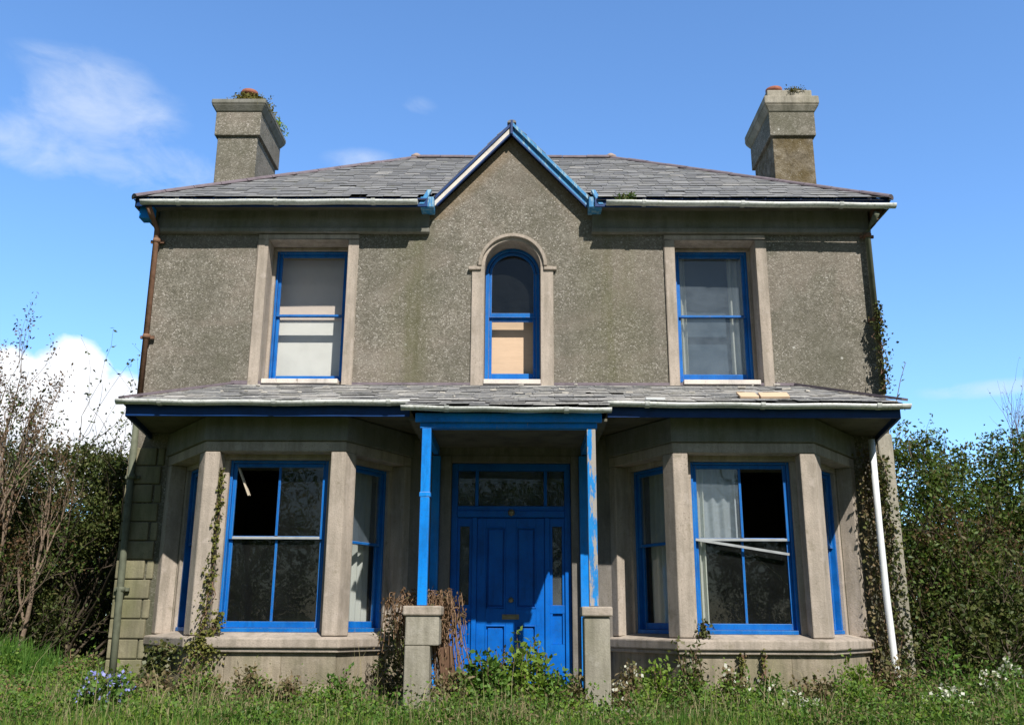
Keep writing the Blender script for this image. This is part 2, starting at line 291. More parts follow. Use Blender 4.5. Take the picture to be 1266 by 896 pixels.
class MB:
    def __init__(s): s.v = []; s.f = []; s.sm = []
    def add(s, vs, fs, smooth=False):
        k = len(s.v); s.v += [tuple(p) for p in vs]; s.f += [tuple(i+k for i in f) for f in fs]; s.sm += [smooth]*len(fs); return s
    def hexa(s, p):
        return s.add(p, [(0, 3, 2, 1), (4, 5, 6, 7), (0, 1, 5, 4), (1, 2, 6, 5), (2, 3, 7, 6), (3, 0, 4, 7)])
    def box(s, x0, x1, y0, y1, z0, z1):
        return s.hexa([(x0, y0, z0), (x1, y0, z0), (x1, y1, z0), (x0, y1, z0), (x0, y0, z1), (x1, y0, z1), (x1, y1, z1), (x0, y1, z1)])
    def lbox(s, F, a0, a1, w0, w1, z0, z1):   # w0 inner < w1 outer
        return s.hexa([F(a0, w1, z0), F(a1, w1, z0), F(a1, w0, z0), F(a0, w0, z0), F(a0, w1, z1), F(a1, w1, z1), F(a1, w0, z1), F(a0, w0, z1)])
    def bar(s, p0, p1, w, h, up=(0, 0, 1)):
        p0 = Vector(p0); p1 = Vector(p1); d = (p1-p0).normalized(); up = Vector(up)
        r = d.cross(up).normalized(); u = r.cross(d).normalized()
        q = []
        for p in (p0, p1):
            q += [p - r*w/2 - u*h/2, p + r*w/2 - u*h/2, p + r*w/2 + u*h/2, p - r*w/2 + u*h/2]
        return s.add(q, [(0, 1, 2, 3), (7, 6, 5, 4), (0, 4, 5, 1), (1, 5, 6, 2), (2, 6, 7, 3), (3, 7, 4, 0)])
    def tube(s, pts, rad, n=8, caps=True):
        pts = [Vector(p) for p in pts]
        if not isinstance(rad, (list, tuple)): rad = [rad]*len(pts)
        vs = []; fs = []
        for i, p in enumerate(pts):
            d = (pts[min(i+1, len(pts)-1)] - pts[max(i-1, 0)]).normalized()
            a = Vector((0, 0, 1)) if abs(d.z) < .9 else Vector((1, 0, 0))
            r = d.cross(a).normalized(); u = r.cross(d)
            for k in range(n):
                t = 2*math.pi*k/n; vs.append(p + (r*math.cos(t) + u*math.sin(t))*rad[i])
        for i in range(len(pts)-1):
            for k in range(n):
                k2 = (k+1) % n; fs.append((i*n+k, i*n+k2, (i+1)*n+k2, (i+1)*n+k))
        s.add(vs, fs, True)
        if caps:
            m = len(pts)-1; base = len(s.v)-len(vs)
            s.f.append(tuple(base+k for k in range(n))[::-1]); s.f.append(tuple(base+m*n+k for k in range(n))); s.sm += [False, False]
        return s
    def lathe(s, c, prof, n=16):
        vs = []; fs = []
        for r, z in prof:
            for k in range(n):
                t = 2*math.pi*k/n; vs.append((c[0]+r*math.cos(t), c[1]+r*math.sin(t), c[2]+z))
        for i in range(len(prof)-1):
            for k in range(n):
                k2 = (k+1) % n; fs.append((i*n+k, i*n+k2, (i+1)*n+k2, (i+1)*n+k))
        return s.add(vs, fs, True)
    def prism(s, poly, z0, z1):    # convex plan polygon, counter-clockwise
        n = len(poly); vs = [(p[0], p[1], z0) for p in poly] + [(p[0], p[1], z1) for p in poly]
        return s.add(vs, [tuple(range(n))[::-1], tuple(range(n, 2*n))] + [(i, (i+1) % n, n+(i+1) % n, n+i) for i in range(n)])
    def band(s, pts, dout, din, z0, z1, z1in=None):   # wall band along an open plan line (left to right seen from outside)
        def off(d):
            P = [Vector(p).to_2d() for p in pts]; ns = []
            for i in range(len(P)-1):
                t = (P[i+1]-P[i]).normalized(); ns.append(Vector((t.y, -t.x)))
            r = []
            for i in range(len(P)):
                if i == 0: r.append(P[i]+ns[0]*d)
                elif i == len(P)-1: r.append(P[i]+ns[-1]*d)
                else:
                    m = (ns[i-1]+ns[i]).normalized(); r.append(P[i] + m*(d/m.dot(ns[i])))
            return r
        A = off(dout); B = off(-din); z1i = z1 if z1in is None else z1in; n = len(A)
        vs = []
        for i in range(n):
            vs += [(*A[i], z0), (*A[i], z1), (*B[i], z1i), (*B[i], z0)]
        fs = [(0, 1, 2, 3)[::-1], tuple(4*(n-1)+k for k in (0, 1, 2, 3))]
        for i in range(n-1):
            for k in range(4):
                k2 = (k+1) % 4; fs.append((4*i+k, 4*i+k2, 4*i+4+k2, 4*i+4+k)[::-1])
        # orient outward later through recalc
        return s.add(vs, fs)
    def plate(s, outer, holes, F, w0, w1):     # outline in (a,z), w0 inner .. w1 outer
        pts = []; edges = []
        for lp in [outer]+holes:
            k = len(pts); pts += [Vector(p) for p in lp]; edges += [(k+i, k+(i+1) % len(lp)) for i in range(len(lp))]
        V, E, Fc, *_ = delaunay_2d_cdt(pts, edges, [], 0, 1e-5)
        def inside(p, lp):
            c = False; j = len(lp)-1
            for i in range(len(lp)):
                (xi, yi), (xj, yj) = lp[i], lp[j]
                if (yi > p[1]) != (yj > p[1]) and p[0] < (xj-xi)*(p[1]-yi)/(yj-yi)+xi: c = not c
                j = i
            return c
        vs = [F(p.x, w1, p.y) for p in V] + [F(p.x, w0, p.y) for p in V]; n = len(V); fs = []
        for f in Fc:
            c = sum((V[i] for i in f), Vector((0, 0)))/len(f)
            if inside(c, outer) and not any(inside(c, h) for h in holes):
                fs += [tuple(f), tuple(i+n for i in f)[::-1]]
        s.add(vs, fs)
        for lp in [outer]+holes:
            m = len(lp); s.add([F(p[0], w1, p[1]) for p in lp]+[F(p[0], w0, p[1]) for p in lp], [(i, (i+1) % m, m+(i+1) % m, m+i) for i in range(m)])
        return s
    def mesh(s, name, recalc=False):
        me = bpy.data.meshes.new(name); me.from_pydata(s.v, [], s.f); me.polygons.foreach_set('use_smooth', s.sm)
        if recalc:
            import bmesh
            bm = bmesh.new(); bm.from_mesh(me); bmesh.ops.remove_doubles(bm, verts=bm.verts, dist=1e-5); bmesh.ops.recalc_face_normals(bm, faces=bm.faces); bm.to_mesh(me); bm.free()
        me.update(); return me
    def build(s, name, mat, parent=None, bevel=0, origin=None, recalc=None):
        o = link(name, s.mesh(name, bevel > 0 if recalc is None else recalc), mat, parent, origin)
        if bevel:
            b = o.modifiers.new('b', 'BEVEL'); b.width = bevel; b.segments = 2; b.limit_method = 'ANGLE'; b.angle_limit = R(40)
        return o

def npmesh(name, V, Fq, mat, parent=None, origin=None):
    V = np.asarray(V, np.float32); Fq = np.asarray(Fq, np.int32); k = Fq.shape[1]
    if origin is not None: V = V - np.array(origin, np.float32)
    me = bpy.data.meshes.new(name); me.vertices.add(len(V)); me.vertices.foreach_set('co', V.ravel())
    me.loops.add(Fq.size); me.loops.foreach_set('vertex_index', Fq.ravel())
    me.polygons.add(len(Fq)); me.polygons.foreach_set('loop_start', np.arange(0, Fq.size, k, dtype=np.int32)); me.polygons.foreach_set('loop_total', np.full(len(Fq), k, np.int32))
    me.update(calc_edges=True); me.validate()
    me.materials.append(mat)
    o = bpy.data.objects.new(name, me); COL.objects.link(o)
    if origin is not None: o.location = origin
    LOC[o] = Vector(origin) if origin is not None else Vector((0, 0, 0))
    if parent is not None:
        o.parent = parent; o.matrix_parent_inverse = Matrix.Translation(-LOC[parent])
    return o

def norm(a): return a/np.maximum(np.linalg.norm(a, axis=-1, keepdims=True), 1e-9)
def leaves(P, size, dirs=None, up=.3, aspect=.5, fold=.25):
    """leaf blades: four vertices each, a folded diamond; returns V,F"""
    n = len(P); size = np.broadcast_to(size, (n,))
    D = RNG.normal(size=(n, 3)) if dirs is None else dirs + RNG.normal(size=(n, 3))*.45
    D[:, 2] += up; D = norm(D); A = norm(np.cross(D, norm(RNG.normal(size=(n, 3))))); N = np.cross(D, A)
    L = (size*RNG.uniform(.6, 1.3, n))[:, None]; W = L*aspect*.5
    mid = P + D*L*.5 + N*W*fold
    V = np.stack([P, mid + A*W, P + D*L, mid - A*W], 1).reshape(-1, 3)
    return V, np.arange(4*n).reshape(n, 4)
def ellip(c, r, n, shell=.5):
    d = norm(RNG.normal(size=(n, 3))); q = RNG.uniform(0, 1, n)**(1/3)*(1-shell)+shell*RNG.uniform(.8, 1.05, n)
    return np.array(c)+d*q[:, None]*np.array(r)
def clump_points(c, r, nclump, per, cr, shell=.6):
    C = ellip(c, r, nclump, shell); s = RNG.uniform(.5, 1.3, nclump)[:, None]
    return (C[:, None, :] + RNG.normal(size=(nclump, per, 3))*cr*s[:, None, :]*np.array([1, 1, .8])).reshape(-1, 3)

def segs_mesh(segs, n=5):
    """tapered branch pieces (p0,p1,r0,r1) as one array mesh"""
    S = np.array([(*a, *b, c, d) for a, b, c, d in segs], float)
    p0, p1, r0, r1 = S[:, :3], S[:, 3:6], S[:, 6], S[:, 7]; d = norm(p1-p0)
    a = np.where(np.abs(d[:, 2:3]) < .9, np.array([[0, 0, 1.]]), np.array([[1., 0, 0]]))
    r = norm(np.cross(d, a)); u = np.cross(r, d); t = np.linspace(0, 2*np.pi, n, endpoint=False)
    ring = r[:, None]*np.cos(t)[None, :, None] + u[:, None]*np.sin(t)[None, :, None]
    V = np.concatenate([p0[:, None]+ring*r0[:, None, None], p1[:, None]+ring*r1[:, None, None]], 1)
    m = len(S); k = np.arange(n); k2 = (k+1) % n
    F = np.stack([k, k2, n+k2, n+k], 1)[None] + (np.arange(m)*2*n)[:, None, None]
    return V.reshape(-1, 3), F.reshape(-1, 4)

def grow(p, d, length, r, depth, segs, tips, wob=.18, kids=(3, 4), spread=.75, upb=.12, nseg=5, shrink=.68):
    p = Vector(p); d = Vector(d).normalized(); st = length/nseg; pts = []
    for i in range(nseg):
        nd = (d + Vector((random.gauss(0, wob), random.gauss(0, wob), random.gauss(0, wob)+upb*.5))).normalized()
        q = p + nd*st; ra = r*(1-.55*i/nseg); rb = r*(1-.55*(i+1)/nseg)
        segs.append((tuple(p), tuple(q), ra, rb)); pts.append((q, nd, rb)); p = q; d = nd
    if depth <= 0: tips.extend([tuple(x[0]) for x in pts[1:]]); return
    for k in range(random.randint(*kids)):
        q, nd, rb = pts[random.randint(1, nseg-1)] if k else pts[-1]
        s = Vector((random.gauss(0, 1), random.gauss(0, 1), random.gauss(0, .5)+upb)).normalized()
        grow(q, (nd + s*spread*random.uniform(.5, 1.1)), length*shrink*random.uniform(.7, 1.15), rb*.72, depth-1, segs, tips, wob, kids, spread, upb, nseg, shrink)

def sstep(a, b, x):
    t = np.clip((np.asarray(x, float)-a)/(b-a), 0, 1); return t*t*(3-2*t)
def gz(x, y):
    x = np.asarray(x, float); y = np.asarray(y, float)
    z = .33 - .68*(1-sstep(-12, -4.5, y)) + .33*(1-sstep(-6.6, -5.0, x))*sstep(-2.2, .6, y)
    return z + .02*np.sin(x*1.9+y*.7)*np.cos(y*1.6-x*.5)
def gzf(x, y): return float(gz(x, y))

# ------------------------------------------------------------------ ground
def coords():
    a = list(np.arange(-14, 14.01, .4)); far = [18, 24, 34, 50, 80, 140, 260, 600]
    return np.array([-f for f in far[::-1]] + a + far)
xs = coords(); ys = coords(); X, Y = np.meshgrid(xs, ys); Zg = gz(X, Y)
n = len(xs); idx = np.arange(n*n).reshape(n, n)
F = np.stack([idx[:-1, :-1], idx[:-1, 1:], idx[1:, 1:], idx[1:, :-1]], -1).reshape(-1, 4)
tag(npmesh('ground', np.stack([X, Y, Zg], -1).reshape(-1, 3), F, M['ground']), kind='structure')

# ------------------------------------------------------------------ house
H = empty('house', (0, 3, .33))
tag(H, 'abandoned two storey grey pebbledashed house with blue woodwork, slate roof and two chimneys', 'house')

def arch(cx, hw, z0, zs, n=14, top=0):
    return [(cx-hw, z0), (cx+hw, z0)] + [(cx+hw*math.cos(t), zs+hw*math.sin(t)) for t in np.linspace(0, math.pi, n)]
rect = lambda a0, a1, z0, z1: [(a0, z0), (a1, z0), (a1, z1), (a0, z1)]
outer = [(-4.85, .0), (4.85, .0), (4.85, 6.75), (.99, 6.75), (0, 7.80), (-.99, 6.75), (-4.85, 6.75)]
holes = [rect(-3.36, -2.13, 4.22, 6.29), rect(2.13, 3.36, 4.22, 6.29), arch(.02, .41, 4.22, 5.87),
         rect(-4.12, -1.5, .9, 3.15), rect(1.5, 4.12, .9, 3.15), rect(-.78, .82, .45, 3.24)]
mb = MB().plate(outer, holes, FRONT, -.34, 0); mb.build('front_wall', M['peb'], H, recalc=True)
MB().box(-4.85, -4.55, .34, 6.0, 0, 6.75).build('side_wall', M['peb'], H)
MB().box(4.55, 4.85, .34, 6.0, 0, 6.75).build('side_wall', M['peb'], H)
MB().box(-4.55, 4.55, 5.7, 6.0, 0, 6.75).build('back_wall', M['peb'], H)
MB().box(-4.55, 4.55, .345, 5.7, 3.55, 3.75).box(-4.55, 4.55, .345, 5.7, .3, .5).box(-1.25, -1.1, .345, 5.7, .5, 3.55).box(1.1, 1.25, .345, 5.7, .5, 3.55)\
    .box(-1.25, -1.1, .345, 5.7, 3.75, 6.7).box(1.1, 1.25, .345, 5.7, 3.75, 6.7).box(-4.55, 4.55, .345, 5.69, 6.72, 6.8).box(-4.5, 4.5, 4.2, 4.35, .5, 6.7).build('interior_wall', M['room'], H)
# corner quoins, rough mossy blocks low on the left and a plain strip on the right corner
mb = MB(); z = .34; k = 0
while z < 3.3:
    h = .235; w = (.36, .44)[k % 2]; j = random.uniform(-.008, .008)
    mb.box(-4.87, -4.87+w+j, -.03+j, .3, z, z+h-.012)
    if w < .4: mb.box(-4.87+w+.015, -4.41, -.02, .3, z, z+h-.012)
    z += h; k += 1
tag(mb.build('quoin', M['quoin'], H, .012), 'mossy sunlit corner blocks left of the left bay')
MB().box(4.68, 4.875, -.025, .3, .34, 3.6).build('quoin', M['pier'], H, .02)
# frieze and string course under the eaves
for a0, a1 in ((-4.8, -1.12), (1.10, 4.84)):
    mb = MB().lbox(FRONT, a0, a1, -.01, .05, 6.40, 6.70); mb.build('frieze', M['frieze'], H)
    mb = MB().lbox(FRONT, a0-.01, a1+.01, -.01, .085, 6.335, 6.40); mb.build('string_course', M['frieze'], H, .01)

# ---- roof
ZE, SL = 6.71, .695
def slates(mb, O, U, V, exposure, rows, lim, sw=.23, jit=.004, slip=0.0, skip=None, th=.005, tiltr=.0035, v0=0):
    U = Vector(U).normalized(); V = Vector(V).normalized(); N = U.cross(V).normalized(); O = Vector(O)
    for r in range(rows):
        v = v0 + r*exposure; u0, u1 = lim(v); u0b, u1b = lim(v+exposure*.9)
        u = u0 - (sw/2 if r % 2 else 0) - random.uniform(0, .03)
        while u < u1:
            w = sw*random.uniform(.9, 1.1); a, b = max(u, u0), min(u+w-.006, u1)
            if b-a > .03 and not (skip and random.random() < skip):
                s = random.gauss(0, jit); 
                if random.random() < slip: s -= random.uniform(.02, .07)
                L = exposure*1.9; l0 = .013+random.uniform(0, tiltr*2); l1 = .001
                sk = random.gauss(0, jit*.6)
                u0t, u1t = lim(v+s+L); a2, b2 = min(max(a, u0t), max(b, u0t)), max(min(b, u1t), min(a, u1t))
                if a2 > b2: a2 = b2 = (a2+b2)/2
                if u0t > b: a2, b2 = b-.02, b-.0
                if u1t < a: a2, b2 = a, a+.02
                if u0t > b or u1t < a: L = exposure*.6
                p = [O+U*a+V*(v+s)+N*l0, O+U*b+V*(v+s+sk)+N*(l0+random.uniform(-.002, .002)), O+U*b2+V*(min(v+s+L, v0+rows*exposure))+N*l1, O+U*a2+V*(min(v+s+L, v0+rows*exposure))+N*l1]
                q = [x+N*th for x in p]
                mb.add(p+q, [(4, 5, 6, 7), (0, 1, 5, 4), (1, 2, 6, 5), (3, 0, 4, 7)])
            u += w
roofp = MB()
ex0, ex1, ey0, ey1, yr, xr = -5.05, 5.05, -.36, 6.36, 3.0, 1.69
zr = ZE + SL*(yr-ey0)
A = (ex0, ey0, ZE-.03); B = (ex1, ey0, ZE-.03); C = (ex1, ey1, ZE-.03); D = (ex0, ey1, ZE-.03); E1 = (-xr, yr, zr-.03); E2 = (xr, yr, zr-.03)
NX = (7.95-ZE)/1.075; NY = ey0+(7.95-ZE)/SL
roofp.add([A, B, C, D, E1, E2, (-NX, ey0, ZE-.03), (0, NY, 7.95-.03), (NX, ey0, ZE-.03)], [(0, 6, 7, 4), (4, 7, 5), (7, 8, 1, 5), (1, 2, 5), (2, 3, 4, 5), (3, 0, 4)])
ROOF = roofp.build('roof', M['under'], H)
sl = math.hypot(1, SL); VL = (yr-ey0)*sl
mb = MB(); V1 = (0, 1/sl, SL/sl)
def lim_front(v):
    k = min(v/sl, yr-ey0); return (ex0+k, ex1-k)
def lim_l(v): return (lim_front(v)[0], -max(0, NX-(v/sl)*SL/1.075)-.005)
def lim_r(v): return (max(0, NX-(v/sl)*SL/1.075)+.005, lim_front(v)[1])
nr = int(VL/.155)
slates(mb, (0, ey0, ZE), (1, 0, 0), V1, .155, nr, lim_l, slip=.07, skip=.014)
slates(mb, (0, ey0, ZE), (1, 0, 0), V1, .155, nr, lim_r, slip=.07, skip=.014)
def lim_side(v):
    k = min(v/sl, yr-ey0); return (ey0+k, ey1-k)
slates(mb, (ex1, 0, ZE), (0, 1, 0), (-1/sl, 0, SL/sl), .155, int(VL/.155), lim_side)
slates(mb, (ex0, 6.0, ZE), (0, -1, 0), (1/sl, 0, SL/sl), .155, int(VL/.155), lambda v: (-.36+min(v/sl, 3.36), 6.36-min(v/sl, 3.36)))
slates(mb, (0, ey1, ZE), (-1, 0, 0), (0, -1/sl, SL/sl), .155, int(VL/.155), lim_front)
mb.build('slates', M['slate'], ROOF)
# ridge and hip tiles
mb = MB()
def ridge(mb, p0, p1, r=.075, L=.42):
    p0 = Vector(p0); p1 = Vector(p1); d = p1-p0; n = max(1, int(d.length/L)); d.normalize(); st = (p1-p0).length/n
    s = d.cross(Vector((0, 0, 1))).normalized(); u = s.cross(d)
    for i in range(n):
        a = p0+d*(i*st+.004); b = p0+d*((i+1)*st-.004); j = random.uniform(-.004, .004); vs = []
        for q, rr in ((a, r), (b, r)):
            for t in np.linspace(-.15, math.pi+.15, 8): vs.append(q + s*math.cos(t)*rr*1.25 + u*(math.sin(t)*rr*.8+j))
        mb.add(vs, [(k, k+1, k+9, k+8)[::-1] for k in range(7)] + [tuple(range(8)), tuple(range(15, 7, -1))])
ridge(mb, (-xr, yr, zr-.02), (xr, yr, zr-.02))
for (a, b) in ((ex0, -xr), (ex1, xr)):
    ridge(mb, (a, ey0, ZE+.0), (b, yr, zr-.01), .06); ridge(mb, (a, ey1, ZE+.0), (b, yr, zr-.01), .06)
mb.build('ridge_tiles', M['ridge'], ROOF)
pale = m_plain('pale_mortar', (.36, .28, .25), .9, .3, 10)
for s in (-1, 1): MB().lathe((s*xr, yr, zr), [(.0, -.02), (.1, -.02), (.1, .03), (.07, .05), (.04, .075), (0, .08)], 10).build('ridge_cap', pale, ROOF)
# eaves: fascia and soffit
for a0, a1 in ((-5.02, -1.12), (1.12, 5.02)): MB().box(a0, a1, -.33, -.30, 6.60, 6.72).build('fascia', M['navy'], H)
mb = MB()
for a0, a1 in ((-5.02, -1.12), (1.12, 5.02)): mb.box(a0, a1, -.30, .02, 6.66, 6.70)
mb.box(-5.02, -4.82, .02, 6.3, 6.66, 6.70).box(4.82, 5.02, .02, 6.3, 6.66, 6.70).box(-5.05, -5.02, -.30, 6.3, 6.60, 6.72).box(5.02, 5.05, -.30, 6.3, 6.60, 6.72).box(-4.82, 4.82, 6.02, 6.3, 6.66, 6.70)
mb.build('soffit', M['soffit'], H)
mb = MB().box(-5.0, -4.84, -.26, -.08, 6.46, 6.655); mb.build('eaves_bracket', M['blue'], H, .01)
mb = MB().add([(4.87, -.22, 6.655), (5.01, -.22, 6.655), (4.87, -.22, 6.40), (4.87, .1, 6.655), (5.01, .1, 6.655), (4.87, .1, 6.40)], [(0, 2, 1), (3, 4, 5), (0, 1, 4, 3), (1, 2, 5, 4), (2, 0, 3, 5)]); mb.build('eaves_bracket', M['brown'], H)

# gable over the middle bay
GS = 1.075; ga = 7.95
def rake(mb, s, y0, y1, drop, th, z_end=6.80):   # board following the slope, s = -1 left / +1 right
    xe = (ga-z_end)/GS; a = (0, ga-drop); b = (s*xe, z_end-drop)
    vs = [(a[0], y0, a[1]), (b[0], y0, b[1]), (b[0], y0, b[1]-th), (a[0], y0, a[1]-th), (a[0], y1, a[1]), (b[0], y1, b[1]), (b[0], y1, b[1]-th), (a[0], y1, a[1]-th)]
    mb.hexa(vs)
mb = MB()
yb = 1.55
for s in (-1, 1): rake(mb, s, -.125, yb, .0, .045, 6.76)
mb.build('gable_roof', M['under'], ROOF, recalc=True)
mb = MB(); gl = math.hypot(1, GS)
slates(mb, (-1.1, 1.5, ga-1.1*GS+.003), (0, -1, 0), (1/gl, 0, GS/gl), .19, 8, lambda v: (0, 1.64))
slates(mb, (1.1, -.145, ga-1.1*GS+.003), (0, 1, 0), (-1/gl, 0, GS/gl), .19, 8, lambda v: (0, 1.64))
ridge(mb, (0, -.145, ga+.01), (0, 1.5, ga+.01), .05, .4)
mb.build('gable_slates', M['slate'], ROOF)
mb = MB(); rake(mb, -1, -.14, -.11, .055, .085, 6.83); tag(mb.build('bargeboard', M['white'], H, recalc=True), 'left raking board, whitish')  # left board whitish overall, the right one blue
mb = MB(); rake(mb, 1, -.14, -.11, .04, .115, 6.83); rake(mb, 1, -.18, -.135, .0, .055, 6.83); tag(mb.build('bargeboard', M['bluew'], H, recalc=True), 'right raking board with weathered pale blue paint')
mb = MB(); rake(mb, -1, -.15, -.105, .14, .03, 6.86); rake(mb, 1, -.145, -.105, .155, .03, 6.86); rake(mb, -1, -.16, -.105, .0, .05, 6.83); mb.box(-.015, .015, -.187, -.125, 7.76, 7.965)
mb.build('verge_trim', M['navy'], H, recalc=True)
for s in (-1, 1):
    mb = MB().box(s*1.13-.09, s*1.13+.09, -.29, -.02, 6.61, 6.76)
    mb.hexa([(s*1.20-.035, -.34, 6.63), (s*1.20+.035, -.34, 6.63), (s*1.20+.035, -.28, 6.63), (s*1.20-.035, -.28, 6.63), (s*1.10-.03, -.30, 6.86), (s*1.10+.03, -.30, 6.86), (s*1.10+.03, -.24, 6.86), (s*1.10-.03, -.24, 6.86)])
    mb.build('gable_foot', M['bluew'], H, .008)

# gutters
def gutter(x0, x1, y, z, r=.055, sag=.0, step=1.3, tilt=0, label=None):
    mb = MB(); n = 24; vs = []; seg = []
    for i in range(n+1):
        t = i/n; x = x0+(x1-x0)*t; zz = z + tilt*(t-.5) - sag*math.sin(math.pi*t) + .004*math.sin(t*19)
        ring = [(x, y-r*math.cos(a), zz-r*math.sin(a)) for a in np.linspace(0, math.pi, 9)]
        ring += [(x, y+(r-.007)*math.cos(a), zz-(r-.007)*math.sin(a)) for a in np.linspace(0, math.pi, 9)]
        vs += ring
    fs = []
    for i in range(n):
        for k in range(18): fs.append((i*18+k, i*18+(k+1) % 18, (i+1)*18+(k+1) % 18, (i+1)*18+k))
    mb.add(vs, fs, True); mb.add([vs[k] for k in range(9)], [tuple(range(9))]); mb.add([vs[n*18+k] for k in range(9)], [tuple(range(9))[::-1]])
    x = x0+.5
    while x < x1-.2:
        t = (x-x0)/(x1-x0); zz = z+tilt*(t-.5)-sag*math.sin(math.pi*t)
        mb.add([(x+dx, y-(r+.008)*math.cos(a), zz-(r+.008)*math.sin(a)) for dx in (-.025, .025) for a in np.linspace(-.1, math.pi, 9)], [(k, k+1, k+10, k+9) for k in range(8)])
        x += step
    o = mb.build('gutter', M['gut'], H, recalc=True)
    if label: o['label'] = label
    return o
gutter(-4.93, -1.24, -.40, 6.645, tilt=.01, label='pale gutter along the upper eaves left of the gable')
gutter(1.26, 5.08, -.40, 6.62, tilt=-.04, label='pale gutter along the upper eaves right of the gable')

# ---- chimneys
def chimney(s, grassy):
    x0, x1 = (-4.87, -4.21) if s < 0 else (4.25, 4.91); y0, y1 = 2.07, 3.25
    mb = MB().box(x0, x1, y0, y1, 6.6, 8.97); ch = mb.build('chimney', M['chim' if s < 0 else 'chimr'], H, .012)
    mb = MB(); e = .045
    mb.box(x0-e, x1+e, y0-e, y1+e, 8.95, 9.37); mb.build('chimney_head', M['chim'], ch, .01)
    mb = MB(); a, b = .05, .12
    bot = [(x0-a, y0-a, 9.371), (x1+a, y0-a, 9.371), (x1+a, y1+a, 9.371), (x0-a, y1+a, 9.371)]
    top = [(x0-b, y0-b, 9.49), (x1+b, y0-b, 9.49), (x1+b, y1+b, 9.49), (x0-b, y1+b, 9.49)]
    mb.hexa(bot+top)
    mb.box(x0-.12, x1+.12, y0-.12, y1+.12, 9.493, 9.58 if s < 0 else 9.64)
    if s > 0: mb.box(x0-.05, x1+.03, y0-.06, y1+.05, 9.643, 9.78)
    else: mb.box(x0-.02, x1+.0, y0-.02, y1+.02, 9.583, 9.64)
    mb.build('chimney_cap', M['frieze'] if s < 0 else M['pier'], ch, .02)
    zt = 9.63 if s < 0 else 9.77
    pots = [((x0+x1)/2+.05, 2.35), ((x0+x1)/2+.05, 2.95)] if s < 0 else [(x0+.18, 2.4)]
    for px, py in pots:
        h = .30 if s < 0 else .24
        mb = MB().lathe((px, py, zt), [(.15, 0), (.12, .05), (.115, h-.07), (.14, h-.06), (.14, h), (.105, h), (.10, h-.2)], 14)
        mb.build('chimney_pot', M['terra'], ch)
    return ch
chimL = chimney(-1, True); chimR = chimney(1, False)

# ------------------------------------------------------------------ windows
def sashes(F, parent, a0, a1, z0, z1, w=-.25, bar=False, zm=None, glass=('glass', 'glass', 'glass', 'glass'), mat='blueshade', railmat=None, fr=.03, lowrail=.075, archr=None, subsill=True, st=.04):
    """box frame and two sliding sashes; w = front of the frame (negative is behind the wall face)"""
    zm = zm or (z0+z1)/2; d = .11
    mb = MB()
    mb.lbox(F, a0, a0+fr, w-d, w, z0, z1).lbox(F, a1-fr, a1, w-d, w, z0, z1)
    mb.lbox(F, a0+fr+.001, a1-fr-.001, w-d, w-.002, z1-fr, z1)
    if subsill: mb.lbox(F, a0+fr+.001, a1-fr-.001, w-d, w+.03, z0, z0+.045)
    mb.build('sash_frame', M[mat], parent, .004)
    b0, b1 = a0+fr+.002, a1-fr-.002; zt = z1-fr-.002; zb = z0+.047
    c = (b0+b1)/2
    for nm, wf, lo, hi in (('upper_sash', w-.03, zm-.02, zt), ('lower_sash', w-.066, zb, zm+.02)):
        mb = MB(); t = .032
        mb.lbox(F, b0, b0+st, wf-t, wf, lo, hi).lbox(F, b1-st, b1, wf-t, wf, lo, hi)
        rl = .03 if nm == 'upper_sash' else lowrail; rt = .045 if nm == 'upper_sash' else .038
        mb.lbox(F, b0+st, b1-st, wf-t, wf-.001, hi-rt, hi)
        if not (nm == 'upper_sash' and railmat): mb.lbox(F, b0+st, b1-st, wf-t, wf-.001, lo, lo+rl)
        if bar: mb.lbox(F, c-.014, c+.014, wf-t+.004, wf-.003, lo+(rl if nm == 'lower_sash' else .038), hi-rt)
        mb.build(nm, M[mat], parent, .004)
        if nm == 'upper_sash' and railmat:
            MB().lbox(F, b0+st, b1-st, wf-t, wf+.004, lo, lo+rl).build('meeting_rail', M[railmat], parent, .004)
        parts = [(b0+st, c-.014), (c+.014, b1-st)] if bar else [(b0+st, b1-st)]
        for i, (p0, p1) in enumerate(parts):
            g = glass[(0 if nm == 'upper_sash' else 2)+i] if bar else glass[0 if nm == 'upper_sash' else 1]
            if g is None: continue
            k = random.uniform(-.004, .004)
            q = [F(p0, wf-.018+k, lo+rl), F(p1, wf-.018, lo+rl), F(p1, wf-.018-k, hi-rt), F(p0, wf-.018, hi-rt)]
            q2 = [x - F.n*.003 for x in q]
            MB().hexa([q[0], q[1], q2[1], q2[0], q[3], q[2], q2[2], q2[3]]).build('pane', M[g], parent)
def curtain(F, parent, a0, a1, z0, z1, w, mat='curtain', folds=6, amp=.03, gather=0, name='curtain', label=None):
    n = 50; vs = []; fs = []; ph = random.uniform(0, 6)
    rows = 9
    for j in range(rows):
        t = j/(rows-1); z = z0+(z1-z0)*t
        for i in range(n+1):
            s = i/n; g = gather*(1-abs(t-.35)/.65)*.5 if gather else 0
            a = a0+(a1-a0)*(s*(1-g)); vs.append(F(a, w+amp*math.sin(s*folds*6.28+ph+.6*math.sin(t*3)), z+.01*math.sin(s*9+ph)))
    for j in range(rows-1):
        for i in range(n): k = j*(n+1)+i; fs.append((k, k+1, k+n+2, k+n+1))
    o = MB().add(vs, fs, True).build(name, M[mat], parent)
    if label: o['label'] = label
    return o

